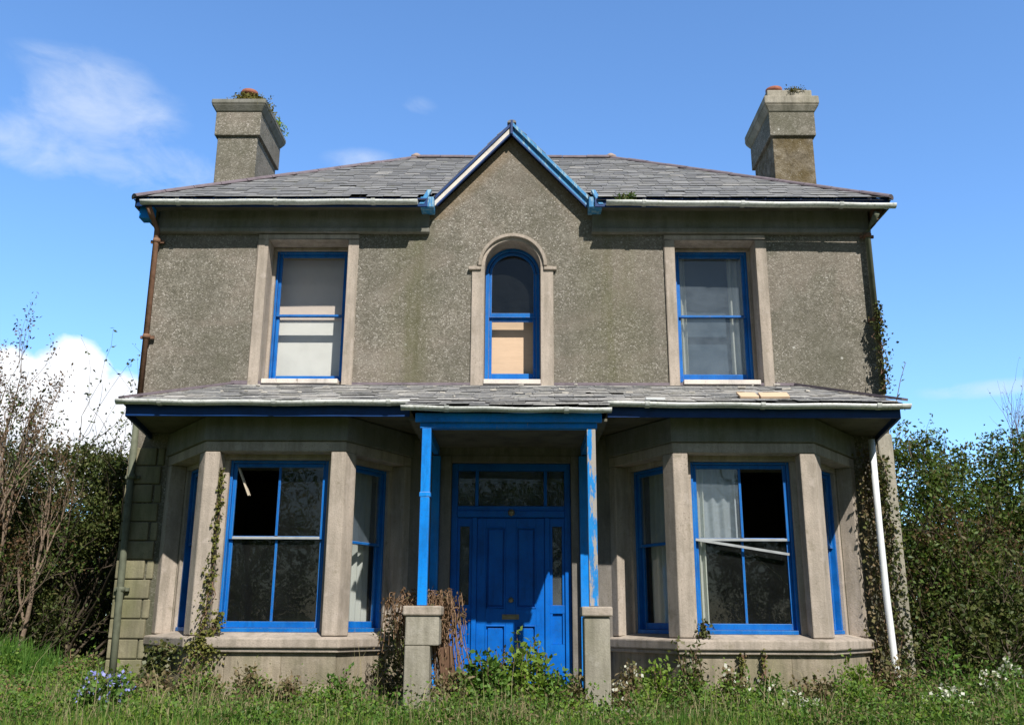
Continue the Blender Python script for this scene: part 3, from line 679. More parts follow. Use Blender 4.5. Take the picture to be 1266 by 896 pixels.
def surround(a0, a1, o0, o1, zb, zo, zt, wp=.03):
    mb = MB().lbox(FRONT, o0, a0, -.27, wp, zb, zo).lbox(FRONT, a1, o1, -.27, wp, zb, zo).lbox(FRONT, o0, o1, -.27, wp, zo, zt)
    mb.lbox(FRONT, o0+.005, a0+.04, -.45, -.272, zb, zo-.041).lbox(FRONT, a1-.04, o1-.005, -.45, -.272, zb, zo-.041).lbox(FRONT, o0+.005, o1-.005, -.45, -.272, zo-.04, zt-.005)
    return mb
# upper left (boarded), upper right (curtained)
wl = surround(-3.29, -2.205, -3.43, -2.066, 4.2, 6.25, 6.325).build('window', M['stone'], H, .006)
wl['label'] = 'upper left window with white boarding behind its blue sashes'
sashes(FRONT, wl, -3.248, -2.247, 4.32, 6.208, w=-.31, bar=False, zm=5.29, glass=('glass', 'glass'))
MB().lbox(FRONT, -3.3, -2.2, -.61, -.58, 5.30, 6.26).build('board', M['wboard'], wl)
MB().lbox(FRONT, -3.3, -2.2, -.64, -.612, 4.2, 5.34).build('board', m_plain('white_boarding', (.70, .68, .65), .85, .12, 3), wl)
MB().lbox(FRONT, -3.245, -2.25, -.36, .05, 4.235, 4.297).build('sill', M['white'], wl, .006)
wr = surround(2.205, 3.29, 2.066, 3.43, 4.2, 6.25, 6.325).build('window', M['stone'], H, .006)
wr['label'] = 'upper right window with clear panes and pale curtains'
sashes(FRONT, wr, 2.247, 3.248, 4.32, 6.208, w=-.31, zm=5.29, glass=('glassd', 'glassd'), lowrail=.11)
curtain(FRONT, wr, 2.24, 2.42, 4.3, 6.2, -.52, folds=3, label='pale curtain gathered at the left side'); curtain(FRONT, wr, 3.02, 3.28, 4.3, 6.2, -.52, folds=3)
MB().lbox(FRONT, 2.2, 3.3, -.64, -.62, 4.2, 6.26).build('backing_sheet', M['backing_sheet'], wr)  # dark blue sheet behind the panes and curtains, sets their bluish tone
MB().lbox(FRONT, 2.25, 3.245, -.36, .05, 4.235, 4.297).build('sill', M['white'], wr, .006)
# arched middle window
def ring(cx, zs, r0, r1, F, w0, w1, n=22):
    mb = MB(); vs = []
    for t in np.linspace(0, math.pi, n):
        c, s = math.cos(t), math.sin(t)
        vs += [F(cx+r0*c, w1, zs+r0*s), F(cx+r1*c, w1, zs+r1*s), F(cx+r1*c, w0, zs+r1*s), F(cx+r0*c, w0, zs+r0*s)]
    fs = [(0, 1, 2, 3), tuple(4*(n-1)+k for k in (3, 2, 1, 0))]
    for i in range(n-1):
        for k in range(4): fs.append((4*i+k, 4*i+4+k, 4*i+4+(k+1) % 4, 4*i+(k+1) % 4))
    return mb.add(vs, fs)
cx, hw, zs = .02, .375, 5.90
mb = MB().lbox(FRONT, cx-.545, cx-hw, -.30, .03, 4.2, zs-.03).lbox(FRONT, cx+hw, cx+.545, -.30, .03, 4.2, zs-.03)
r_ = ring(cx, zs-.03, hw, hw+.05, FRONT, -.30, .02); mb.add(r_.v, r_.f)
wm = mb.build('window', M['stone'], H, .005); wm['label'] = 'arched middle window, dark above and plywood below'
mb = ring(cx, zs-.03, hw+.042, hw+.088, FRONT, -.02, .06); mb.lbox(FRONT, cx-.59, cx-hw-.044, -.02, .058, zs-.09, zs-.045).lbox(FRONT, cx+hw+.044, cx+.59, -.02, .058, zs-.09, zs-.045)
mb.build('hood_mould', M['stone'], wm, .006, recalc=True)
w = -.27; h_ = hw-.005
mb = ring(cx, zs-.03, h_-.04, h_, FRONT, w-.11, w); mb.lbox(FRONT, cx-h_, cx-h_+.05, w-.11, w, 4.3, zs-.032).lbox(FRONT, cx+h_-.05, cx+h_, w-.11, w, 4.3, zs-.032).lbox(FRONT, cx-h_+.051, cx+h_-.051, w-.11, w+.03, 4.3, 4.36)
mb.build('sash_frame', M['blueshade'], wm, recalc=True)
mb = ring(cx, zs-.03, h_-.085, h_-.052, FRONT, w-.062, w-.03); mb.lbox(FRONT, cx-h_+.052, cx-h_+.085, w-.062, w-.03, 5.25, zs-.032).lbox(FRONT, cx+h_-.085, cx+h_-.052, w-.062, w-.03, 5.25, zs-.032).lbox(FRONT, cx-h_+.086, cx+h_-.086, w-.062, w-.028, 5.25, 5.31)
mb.build('upper_sash', M['blueshade'], wm, recalc=True)
mb = MB().lbox(FRONT, cx-h_+.052, cx-h_+.09, w-.1, w-.066, 4.362, 5.28).lbox(FRONT, cx+h_-.09, cx+h_-.052, w-.1, w-.066, 4.362, 5.28).lbox(FRONT, cx-h_+.09, cx+h_-.09, w-.1, w-.067, 4.362, 4.47).lbox(FRONT, cx-h_+.09, cx+h_-.09, w-.1, w-.067, 5.2, 5.28)
mb.build('lower_sash', M['blueshade'], wm, .004)
MB().plate([(cx-.28, 5.31), (cx+.28, 5.31)] + [(cx+.285*math.cos(t), zs-.03+.285*math.sin(t)) for t in np.linspace(0, math.pi, 14)], [], FRONT, w-.052, w-.049).build('pane', M['glass'], wm, recalc=True)
MB().lbox(FRONT, cx-.38, cx+.38, -.53, -.50, 4.25, 5.33).build('board', M['board'], wm)
MB().lbox(FRONT, cx-hw+.003, cx+hw-.003, -.3, .05, 4.235, 4.297).build('sill', M['white'], wm, .006)

# ------------------------------------------------------------------ bays
def bay(s):
    pts = [(-4.36, 0), (-3.52, -1.12), (-1.89, -1.12), (-1.25, 0)]
    if s > 0: pts = [(-x, y) for x, y in pts][::-1]
    P = [Vector(p) for p in pts]
    b = MB(); b.band(pts, 0, .3, .571, .968).build
    B = b.build('bay_window', M['plinth'], H, recalc=True)
    B['label'] = 'left bay window with ivy up its front pillar' if s < 0 else 'right bay window with white curtains and a fallen glazing bar'
    MB().band(pts, .05, .3, .1, .57).build('plinth', M['plinth'], B, .01)
    ext = [(P[0]+(P[0]-P[1]).normalized()*.05), *P[1:3], (P[3]+(P[3]-P[2]).normalized()*.05)]
    MB().band([tuple(p) for p in ext], .075, .3, .97, 1.075, 1.15).build('sill', M['stone'], B, .015)
    MB().band([tuple(p) for p in ext], .045, .1, .925, .9695).build('sill_moulding', M['stone'], B, .01)
    MB().band([tuple(p) for p in ext], 0, .26, 3.15, 3.272).build('lintel', M['stone'], B, .01)
    MB().band([tuple(p) for p in ext], .03, .3, 3.274, 3.56).build('frieze', M['frieze'], B, .008)
    L = [(P[i+1]-P[i]).length for i in range(3)]
    def on(i, t): q = P[i]+(P[i+1]-P[i]).normalized()*t; return (q.x, q.y)
    oA, oM, oB = .20, .17, .17
    endA = .14
    # corner pillars and end piers
    for k, (c0, c1, c2) in enumerate(((on(0, L[0]-oA), P[1], on(1, oM)), (on(1, L[1]-oM), P[2], on(2, oA)))):
        MB().band([tuple(c0), tuple(c1), tuple(c2)], 0, .26, 1.1, 3.149).build('pillar', M['stone'], B, .012)
    MB().band([on(0, -.02), on(0, endA)], 0, .26, 1.1, 3.149).build('pillar', M['stone'], B, .012)
    MB().band([on(2, L[2]-endA), on(2, L[2]+.02)], 0, .26, 1.1, 3.149).build('pillar', M['stone'], B, .012)
    for i in range(3):
        a0, a1 = (endA, L[0]-oA) if i == 0 else ((oM, L[1]-oM) if i == 1 else (oA, L[2]-endA))
        F = LF(P[i], P[i+1]-P[i])
        ins = .06; a0 += .003; a1 -= .003
        MB().lbox(F, a0-.05, a0+ins, -.40, -.20, 1.1, 3.085).build('reveal', M['stone'], B, .006); MB().lbox(F, a1-ins, a1+.05, -.40, -.20, 1.1, 3.085).build('reveal', M['stone'], B, .006)
        MB().lbox(F, a0-.05, a1+.05, -.40, -.20, 3.087, 3.155).build('reveal', M['stone'], B, .006)
        c0, c1 = a0, a1; a0 += ins; a1 -= ins
        if i == 1:
            gl = (None, 'glass', 'glass', 'glass') if s < 0 else ('glassd', None, 'glass', 'glass')
            sashes(F, B, a0+.002, a1-.002, 1.135, 3.084, w=-.24, bar=True, zm=2.19, glass=gl, mat='blueshade', railmat='rail', fr=.03, lowrail=.07)
        else:
            sashes(F, B, a0+.002, a1-.002, 1.135, 3.084, w=-.24, zm=2.17, glass=('glassd', 'glass'), mat='blueshade')
            curtain(F, B, a0+.04, a1-.04 if s < 0 and i == 2 else a1-.04, 1.2 if not (s < 0 and i == 2) else 1.25, 3.1, -.45, folds=7, amp=.025)
        if i == 1 and s < 0:
            MB().bar(F(a0+.06, -.33, 3.04), F(a0+.22, -.33, 2.68), .02, .06, up=tuple(F.n)).build('broken_slat', M['wood'], B)
        if i == 1 and s > 0:
            curtain(F, B, a0+.05, a0+.17, 1.2, 3.1, -.39, folds=2, amp=.03, label='white curtain hanging at the left edge')
            curtain(F, B, a0+.18, a0+.56, 2.2, 3.1, -.44, 'net', folds=3, amp=.02, name='net_curtain')
            tag(MB().bar(F(a0+.03, -.25, 2.185), F(a1-.07, -.24, 2.02), .025, .028).build('glazing_bar', M['rail'], B), 'fallen pale bar slanting below the meeting rail')
    return B
bayL = bay(-1); bayR = bay(1)

# ------------------------------------------------------------------ lean-to roof over the bays and porch
ZW, S2 = 4.215, .373; s2 = math.hypot(1, S2); ye = -1.46; yp = -1.84
zat = lambda y: ZW + S2*y
LR = MB()
t = .04
def slab(mb, x0, x1, y0, xw0=None, xw1=None):
    xw0 = x0 if xw0 is None else xw0; xw1 = x1 if xw1 is None else xw1
    top = [(x0, y0, zat(y0)), (x1, y0, zat(y0)), (xw1, -.001, zat(0)), (xw0, -.001, zat(0))]
    bot = [(p[0], p[1], p[2]-t) for p in top]; mb.hexa(bot+top)
slab(LR, -4.40, -1.121, ye, -3.64, -1.121); slab(LR, -1.12, 1.10, yp); slab(LR, 1.101, 4.46, ye, 1.101, 3.72)
for s, xo, xi in ((-1, -4.40, -3.64), (1, 4.46, 3.72)):     # the hipped ends
    xb = xo+s*.26
    LR.add([(xo, ye, zat(ye)), (xi, -.001, ZW), (xb, -.001, zat(ye)), (xo, ye, zat(ye)-t), (xi, -.001, zat(ye)-t), (xb, -.001, zat(ye)-t)], [(0, 1, 2), (3, 5, 4), (0, 2, 5, 3)])
LR = LR.build('lean_to_roof', M['under'], H, recalc=True)
mb = MB(); U = (1, 0, 0); V2 = (0, 1/s2, S2/s2); ex = .14
xm = lambda v, xo, xi: xo+(xi-xo)*min(max(v, 0)/s2/-ye, 1)
rows = int(-ye*s2/ex)
slates(mb, (0, ye-.03, zat(ye-.03)+.004), U, V2, -ye*s2/rows+.003, rows, lambda v: (xm(v, -4.41, -3.64), 4.47-(4.47-xm(v, 4.47, 3.72))), sw=.23, jit=.009, slip=.12, skip=.025, tiltr=.005)
slates(mb, (0, yp-.03, zat(yp-.03)+.006), U, V2, .138, 3, lambda v: (-1.13, 1.11), sw=.24, jit=.012, slip=.1, skip=.02, tiltr=.008)
mb.build('slates', M['slate2'], LR)
mb = MB(); 
for xo, xi in ((-4.42, -3.64), (4.48, 3.72)): mb.bar((xo, ye-.02, zat(ye)+.035), (xi, -.01, ZW+.03), .10, .03)
mb.bar((-3.64, -.012, ZW+.035), (-2.3, -.012, ZW+.02), .03, .05); mb.bar((-2.1, -.012, ZW+.02), (3.7, -.012, ZW+.03), .025, .035)
mb.build('flashing', M['ridge'], LR)
crumb = m_plain('mortar_crumb', (.5, .47, .42), .95, .4, 20)
for _ in range(26):     # mortar lumps lying on the slope
    x = random.uniform(-3.6, 3.6); y = random.uniform(ye+.1, -.05); s_ = random.uniform(.012, .03); z = zat(y)+.03
    MB().bar((x, y, z+s_/2), (x+random.uniform(.02, .1), y+random.uniform(-.03, .03), z+s_/2), s_, s_*.6).build('mortar_lump', crumb, LR)
# fascia, soffit
zg = zat(ye)
for a0, a1, b0, b1 in ((-4.37, -1.13, ye+.02, ye+.05), (1.12, 4.43, ye+.02, ye+.05)):
    MB().box(a0, a1, b0, b1, zg-.17, zg-.045).build('fascia', M['navy'], H)
for s_, xf in ((-1, -4.37), (1, 4.43)):
    MB().bar((xf, ye+.055, zg-.108), (xf+s_*.25, -.002, zg-.108), .03, .122).build('fascia', M['navy'], H)
    q = [(xf-s_*.02, ye+.07), (xf+s_*.24, -.002), (xf-s_*.05, -.002)]
    if s_ > 0: q = q[::-1]
    q = q[::-1]
    MB().prism(q, zg-.10, zg-.07).build('soffit', M['soffit'], H, recalc=True)
for a0, a1, b0, z0 in ((-4.338, -1.12, ye+.052, zg-.10), (1.12, 4.398, ye+.052, zg-.10), (-1.10, 1.09, yp+.16, 3.40)):
    MB().box(a0, a1, b0, -.001, z0, z0+.03).build('soffit', M['soffit'], H)
gutter(-4.46, -1.12, ye-.045, zg-.0, sag=.01, tilt=.0, label='pale gutter above the left bay')
gutter(1.06, 4.52, ye-.045, zg-.02, sag=.008, tilt=-.02, label='pale gutter above the right bay')
gutter(-1.17, 1.12, yp-.06, zat(yp)-.02, sag=.008, r=.05, tilt=-.02, label='pale gutter above the porch')

# ------------------------------------------------------------------ porch
PO = MB().box(-.97, .97, yp+.06, yp+.16, 3.30, 3.46).box(-1.02, 1.02, yp+.02, yp+.058, 3.36, 3.46)
PO.box(-.97, -.90, yp+.16, -.02, 3.30, 3.42).box(.90, .97, yp+.16, -.02, 3.30, 3.42)
PO = PO.build('porch', M['blue'], H, .006); PO['label'] = 'blue timber porch over the front door'
MB().box(-.945, -.845, yp+.06, yp+.155, 1.42, 3.299).box(-.955, -.835, yp+.055, yp+.16, 2.55, 2.60).build('post', M['blue'], PO, .006)
tag(MB().box(.855, .95, yp+.06, yp+.155, 1.42, 3.299).build('post', M['bluep'], PO, .006), 'right porch post with peeling paint')
MB().box(-.98, -.88, -.12, -.002, .5, 3.28).build('pilaster', M['blue'], PO, .006)
MB().box(.87, .97, -.12, -.002, .5, 3.28).build('pilaster', M['blue'], PO, .006)
mb = MB().box(-1.05, -.70, yp-.02, yp+.30, 1.02, 1.315).box(-1.05, -.79, yp-.02, yp+.30, .15, 1.018)
pl = mb.build('pier', M['pier'], PO, .012); pl['label'] = 'wide left pier with a broken lower edge'
MB().box(-1.08, -.68, yp-.04, yp+.34, 1.317, 1.415).build('pier_cap', M['stone'], pl, .015)
pr = MB().box(.79, 1.055, yp-.02, yp+.28, .15, 1.315).build('pier', M['pier'], PO, .012)
MB().box(.765, 1.085, yp-.05, yp+.32, 1.317, 1.415).build('pier_cap', M['stone'], pr, .015)
MB().box(-1.3, 1.3, -1.95, -.01, .1, .40).build('doorstep', M['pier'], PO, .02)

# plaster of the wall between bay and porch (smooth render) and stone jambs beside the door
for a0, a1 in ((-1.5, -.985), (.975, 1.5)): MB().lbox(FRONT, a0, a1, 0, .012, .45, 3.5).build('wall_render', M['dash'], H)
MB().lbox(FRONT, -.979, .969, 0, .012, 3.301, 3.5).build('wall_render', M['dash'], H)
DR = MB().lbox(FRONT, -.88, -.74, -.2, .025, .45, 3.3).lbox(FRONT, .77, .87, -.2, .025, .45, 3.3).lbox(FRONT, -.74, .77, -.2, .02, 3.215, 3.3).build('doorway', M['dash'], H, .006)
DR['label'] = 'front doorway with blue panelled door, sidelights and fanlight'
w = -.07
mb = MB().lbox(FRONT, -.738, -.66, w-.1, w, .5, 3.21).lbox(FRONT, .69, .768, w-.1, w, .5, 3.21).lbox(FRONT, -.66, .69, w-.1, w-.001, 3.12, 3.21)
mb.lbox(FRONT, -.66, .69, w-.1, w+.03, 2.53, 2.61).lbox(FRONT, -.66, .69, w-.09, w+.01, 2.612, 2.67)
mb.lbox(FRONT, -.47, -.41, w-.1, w-.002, .5, 2.528).lbox(FRONT, .44, .50, w-.1, w-.002, .5, 2.528)
mb.lbox(FRONT, -.44, -.40, w-.1, w-.002, 2.672, 3.118).lbox(FRONT, .43, .47, w-.1, w-.002, 2.672, 3.118)
mb.build('door_frame', M['bluedk'], DR, .006)
for a0, a1 in ((-.66, -.44), (-.40, .43), (.47, .69)):
    MB().lbox(FRONT, a0, a1, w-.06, w-.055, 2.672, 3.118).build('fanlight', M['glasst'], DR)
for a0, a1 in ((-.66, -.47), (.50, .69)):
    mb = MB().lbox(FRONT, a0, a1, w-.07, w-.03, .5, 1.0).lbox(FRONT, a0, a1, w-.07, w-.025, 1.36, 1.46).lbox(FRONT, a0, a1, w-.07, w-.03, 2.42, 2.528)
    mb.lbox(FRONT, a0, a0+.035, w-.07, w-.03, 1.46, 2.42).lbox(FRONT, a1-.035, a1, w-.07, w-.03, 1.46, 2.42).lbox(FRONT, a0, a1, w-.07, w-.055, 1.0, 1.36).lbox(FRONT, a0, a0+.035, w-.07, w-.03, 1.0, 1.36).lbox(FRONT, a1-.035, a1, w-.07, w-.03, 1.0, 1.36)
    mb.build('sidelight', M['bluedk'], DR, .004)
    MB().lbox(FRONT, a0+.035, a1-.035, w-.06, w-.055, 1.46, 2.42).build('sidelight_pane', M['glasst'], DR)
# door leaf: stiles, rails and four raised panels
a0, a1 = -.408, .438; wd = w-.03
mb = MB().lbox(FRONT, a0, a0+.11, wd-.045, wd, .52, 2.525).lbox(FRONT, a1-.11, a1, wd-.045, wd, .52, 2.525).lbox(FRONT, -.05, .08, wd-.045, wd, .52, 2.525)
for (l, h) in ((.52, .74), (1.22, 1.42), (2.41, 2.525)):
    mb.lbox(FRONT, a0+.11, -.05, wd-.045, wd-.0005, l, h).lbox(FRONT, .08, a1-.11, wd-.045, wd-.0005, l, h)
for p0, p1 in ((a0+.11, -.05), (.08, a1-.11)):
    for l, h in ((.74, 1.22), (1.42, 2.41)):
        mb.lbox(FRONT, p0, p1, wd-.04, wd-.026, l, h); mb.lbox(FRONT, p0+.035, p1-.035, wd-.03, wd-.008, l+.035, h-.035)
        for q0, q1, r0, r1 in ((p0, p0+.015, l, h), (p1-.015, p1, l, h), (p0+.015, p1-.015, l, l+.015), (p0+.015, p1-.015, h-.015, h)): mb.lbox(FRONT, q0, q1, wd-.03, wd+.008, r0, r1)
mb.build('door', M['bluedk'], DR, .004)
MB().lathe((0, 0, 0), [(0, .05), (.025, .045), (.03, .03), (.012, .02), (.012, 0)], 12).build
o = MB().lathe((0, 0, 0), [(0, .06), (.028, .052), (.034, .035), (.014, .02), (.02, .0)], 14).build('door_knob', M['brass'], DR)
o.data.transform(Matrix.Translation((.02, -wd, 1.52)) @ Matrix.Rotation(R(90), 4, 'X'))
MB().lbox(FRONT, -.09, .12, wd, wd+.012, 1.29, 1.35).lbox(FRONT, -.07, .10, wd+.012, wd+.018, 1.305, 1.335).build('letterbox', M['brass'], DR, .003)
o = MB().lathe((0, 0, 0), [(0, .05), (.03, .045), (.045, .02), (.045, 0)], 14).build('door_bell', M['brass'], DR)
o.data.transform(Matrix.Translation((.02, -w-.03, 2.585)) @ Matrix.Rotation(R(90), 4, 'X'))

# ------------------------------------------------------------------ pipes
def pipe(pts, r, mat, brackets, label, bmat='rust'):
    o = MB().tube(pts, r, 12).build('downpipe', M[mat], H); o['label'] = label
    for (x, y, z) in brackets:
        MB().tube([(x, y, z-.03), (x, y, z+.03)], r*1.3, 12).box(x-.09, x+.09, y+.02, y+.05, z-.02, z+.02).build('pipe_bracket', M[bmat], o)
    return o
pipe([(-4.84, -.36, 6.58), (-4.82, -.26, 6.48), (-4.80, -.09, 6.36), (-4.79, -.08, 4.0)], .038, 'rust', [(-4.795, -.08, 6.2), (-4.79, -.08, 4.85)], 'rusty upper downpipe at the left corner')
pipe([(-4.79, -.10, 3.9), (-4.77, -.10, 2.4), (-4.74, -.12, 1.2), (-4.72, -.13, .38)], .042, 'greenpipe', [(-4.75, -.1, 1.62), (-4.77, -.1, 3.0)], 'green stained lower downpipe at the left corner', 'greenpipe')
pipe([(4.84, -.36, 6.50), (4.82, -.24, 6.42), (4.79, -.10, 6.34), (4.79, -.10, 4.1)], .038, 'greenpipe', [(4.79, -.1, 6.28), (4.79, -.1, 5.1)], 'lichen stained downpipe at the upper right corner', 'rust')
pipe([(4.50, -.30, 3.47), (4.495, -.30, 2.4), (4.50, -.30, 1.6), (4.515, -.32, .85), (4.53, -.38, .38)], .040, 'pvc', [], 'bright white plastic downpipe right of the right bay')

# loose pale pieces lying on the lean-to roof
for x0, x1, y, lab, rz in ((2.66, 2.88, -1.22, 'short pale board lying on the slates above the right bay, left one of two', 4), (2.91, 3.24, -1.22, 'longer pale board lying on the slates above the right bay, right one of two', -3)):
    xc = (x0+x1)/2; zc = zat(y)+.05
    o = MB().box(-(x1-x0)/2, (x1-x0)/2, -.09, .09, -.014, .014).build('loose_board', M['board'], None, .004)
    o.location = (xc, y, zc); o.rotation_euler = (math.atan(S2)+.15, 0, R(rz)); tag(o, lab, 'board', 'loose boards on the lean-to roof')
o = MB().box(-.11, .11, -.02, .02, -.012, .012).build('loose_board', M['pvc'], None, .003); o.location = (1.66, ye-.02, zg+.035); o.rotation_euler = (.3, 0, .02)
tag(o, 'small white scrap lying on the gutter between the porch and the right bay', 'scrap')
o = MB().bar((-.66, -1.52, 1.0), (-.58, -1.46, .42), .16, .03, up=(0, 1, 0)).build('rotten_plank', M['brown'], None, .004, origin=(-.58, -1.46, .42)); tag(o, 'brown rotten plank leaning behind the left porch pier', 'plank')

# ------------------------------------------------------------------ vegetation
def veg(name, label, cat, origin, P, size, mat, part='foliage', group=None, segs=None, smat='twig', up=.3, aspect=.5, dirs=None, sides=4, extra=None):
    """a plant: an Empty at its foot with foliage and stems, or one mesh when it has no stems"""
    o = empty(name, origin); tag(o, label, cat, group)
    if segs: npmesh('stem', *segs_mesh(segs, sides), M[smat], o)
    if P is not None:
        V, Fq = leaves(P, size, up=up, aspect=aspect, dirs=dirs); npmesh(part, V, Fq, M[mat], o)
    for e in (extra or []):
        V, Fq = leaves(e[0], e[1], up=e[4] if len(e) > 4 else .3, aspect=e[5] if len(e) > 5 else .5); npmesh(e[3], V, Fq, M[e[2]], o)
    return o

def bush(name, label, cat, base, lobes, mat, dens=1.0, size=.075, group=None, extra=None, smat='dark', stems=7):
    P = []; segs = []
    for c, r in lobes:
        vol = r[0]*r[1]+r[1]*r[2]+r[0]*r[2]; nc = int(70*vol*dens)
        P.append(clump_points(c, r, nc, 42, .12))
        P.append(ellip(c, [q*.92 for q in r], int(260*vol*dens), .15))
        tips = []
        for _ in range(stems): grow((base[0]+random.gauss(0, .15), base[1]+random.gauss(0, .15), base[2]-.05), Vector(c)-Vector(base)+Vector((random.gauss(0, r[0]), random.gauss(0, r[1]), random.gauss(0, r[2]))), (Vector(c)-Vector(base)).length*1.0, .035, 2, segs, tips)
        # thin shoots poking out of the top
        for _ in range(int(5*r[0])+2):
            q = (c[0]+random.gauss(0, r[0]*.6), c[1]+random.gauss(0, r[1]*.5), c[2]+r[2]*.7)
            grow(q, (random.gauss(0, .3), random.gauss(0, .3), 1), random.uniform(.3, .6), .008, 1, segs, tips)
        tp = np.array(tips); P.append(tp[RNG.integers(0, len(tp), min(len(tp)*2, 1500))]+RNG.normal(size=(min(len(tp)*2, 1500), 3))*.03)
    P = np.concatenate(P); P = P[P[:, 2] > base[2]+.02]
    # keep leaves out of the house
    m = (np.abs(P[:, 0]) < 5.0) & (P[:, 1] > -.1) & (P[:, 1] < 6.1); P = P[~m]
    return veg(name, label, cat, base, P, size, mat, 'crown', group, segs, smat, extra=extra)

# left side
bush('evergreen_bush', 'dark evergreen bush left of the house with its lit top below the cloud', 'bush', (-7.3, 3.6, .5), [((-8.2, 3.0, 2.2), (.9, .7, 1.9)), ((-7.6, 3.4, 1.6), (.8, .6, 1.2)), ((-7.0, 3.0, 3.05), (1.0, .85, .95)), ((-6.3, 3.6, 3.2), (.6, .8, .75)), ((-6.9, 5.0, 1.6), (1.1, .6, 1.4))], 'ever', 1.45, .065)
bush('evergreen_bush', 'dark evergreen bush in the shade against the left side wall', 'bush', (-6.4, 6.5, .5), [((-6.6, 6.3, 2.6), (1.3, .8, 2.1)), ((-8.2, 6.2, 2.4), (1.3, .9, 1.9))], 'ever', .8, .09)
bush('evergreen_bush', 'brown and green bush at the left edge below the bare tree', 'bush', (-7.6, 1.6, .65), [((-7.9, 1.6, 1.9), (.85, .7, 1.35)), ((-7.0, 2.0, 1.35), (.55, .5, .9))], 'ever', .75, .065, extra=[(np.concatenate([clump_points((-7.6, 1.3, 2.0), (.8, .5, 1.3), 90, 20, .12)]), .06, 'brownleaf', 'dead_leaves')])
segs = []; tips = []
for k in range(15): grow((random.uniform(-8.0, -6.7), random.uniform(.7, 1.5), .6), (random.gauss(0, .25), random.gauss(0, .2), 1), random.uniform(.9, 1.6), .014, 2, segs, tips, wob=.16, spread=.7, upb=.12, shrink=.6)
tp = np.array(tips); sel = tp[RNG.integers(0, len(tp), 5200)]+RNG.normal(size=(5200, 3))*.05
veg('bramble', 'brown twiggy bramble with small green leaves under the bare tree', 'bramble', (-7.2, 1.1, .6), sel, .05, 'hedge', 'leaves', None, segs, 'bark', extra=[(tp[RNG.integers(0, len(tp), 1800)]+RNG.normal(size=(1800, 3))*.04, .045, 'brownleaf', 'dead_leaves')])
# bare, twiggy tree
segs = []; tips = []
for bx, by, dx, dz, L in ((-6.9, 1.2, -.02, 1, 2.3), (-7.1, 1.5, -.0, 1, 2.3), (-7.25, 1.0, -.05, 1, 2.2), (-7.5, 1.6, .03, 1, 2.5), (-7.35, 1.3, -.03, 1, 2.4), (-7.6, 1.0, .02, 1, 2.4), (-6.75, 1.4, .10, 1, 1.7), (-7.9, 1.3, -.02, 1, 2.5), (-7.15, .9, .06, 1, 2.0), (-7.75, 1.5, .0, 1, 2.2)):
    grow((bx, by, .6), (dx, random.gauss(0, .04), dz), L*1.02, .045, 3, segs, tips, wob=.09, kids=(3, 5), spread=.5, upb=.28, nseg=6, shrink=.56)
tp = np.array(tips); tp = tp[tp[:, 0] < -6.2]
sel = tp[RNG.integers(0, len(tp), 5600)]+RNG.normal(size=(5600, 3))*.04
segs2 = [s for s in segs if s[1][0] < -6.0-.0*s[1][2]]
veg('bare_tree', 'tall bare twiggy tree with sparse brownish buds at the left edge', 'tree', (-7.3, 1.2, .6), sel, .05, 'brownleaf', 'buds', None, segs2, 'bark', extra=[(clump_points((-7.5, 1.2, 3.6), (.75, .4, 1.1), 55, 26, .10), .055, 'hedge', 'leaves')])
# right side hedge, a row of separate bushes
rb = [((5.75, 1.6, .33), [((5.85, 1.7, 2.2), (.8, .7, 1.8)), ((5.7, 1.0, 1.4), (.5, .4, 1.0))], 'hedgey', 'bright green leafy bush right beside the house corner'),
      ((6.6, 2.0, .33), [((6.7, 2.0, 2.05), (.95, .8, 1.75)), ((6.3, 1.0, 1.2), (.6, .5, .9))], 'hedgey', 'rounded mid green bush in the middle of the right hedge'),
      ((7.7, 1.8, .33), [((7.7, 1.9, 2.2), (1.0, .8, 1.95)), ((8.5, 2.2, 2.0), (.7, .8, 1.9))], 'hedge', 'tallest green bush at the right edge of the picture')]
for b, l, m, lab in rb:
    ex = [(clump_points((l[0][0][0], l[0][0][1]-.62, 1.6), (l[0][1][0]*.6, .3, 1.2), 60, 40, .11), .06, 'brownleaf', 'dead_leaves')]
    bush('hedge_bush', lab, 'bush', b, l, m, 1.5, .065, 'bushes right of the house', extra=ex)
bush('laurel_bush', 'low glossy dark bush at the foot of the right hedge', 'bush', (6.0, .2, .33), [((6.3, .3, 1.0), (.8, .45, .75)), ((5.5, .25, .75), (.35, .35, .5))], 'ever', 1.2, .07)
# bare twigs above the right edge
segs = []; tips = []
for k in range(6): grow((7.6+.15*k, 2.2, 2.6), (random.gauss(0, .12), 0, 1), 1.25, .018, 2, segs, tips, wob=.12, spread=.6, upb=.2, shrink=.6)
grow((7.8, 2.2, .4), (0, 0, 1), 2.6, .06, 0, segs, tips, wob=.05)
veg('bare_sapling', 'thin bare twigs rising above the hedge at the right edge', 'tree', (7.8, 2.2, .35), np.array(tips)[::3], .03, 'brownleaf', 'buds', None, segs, 'twig')
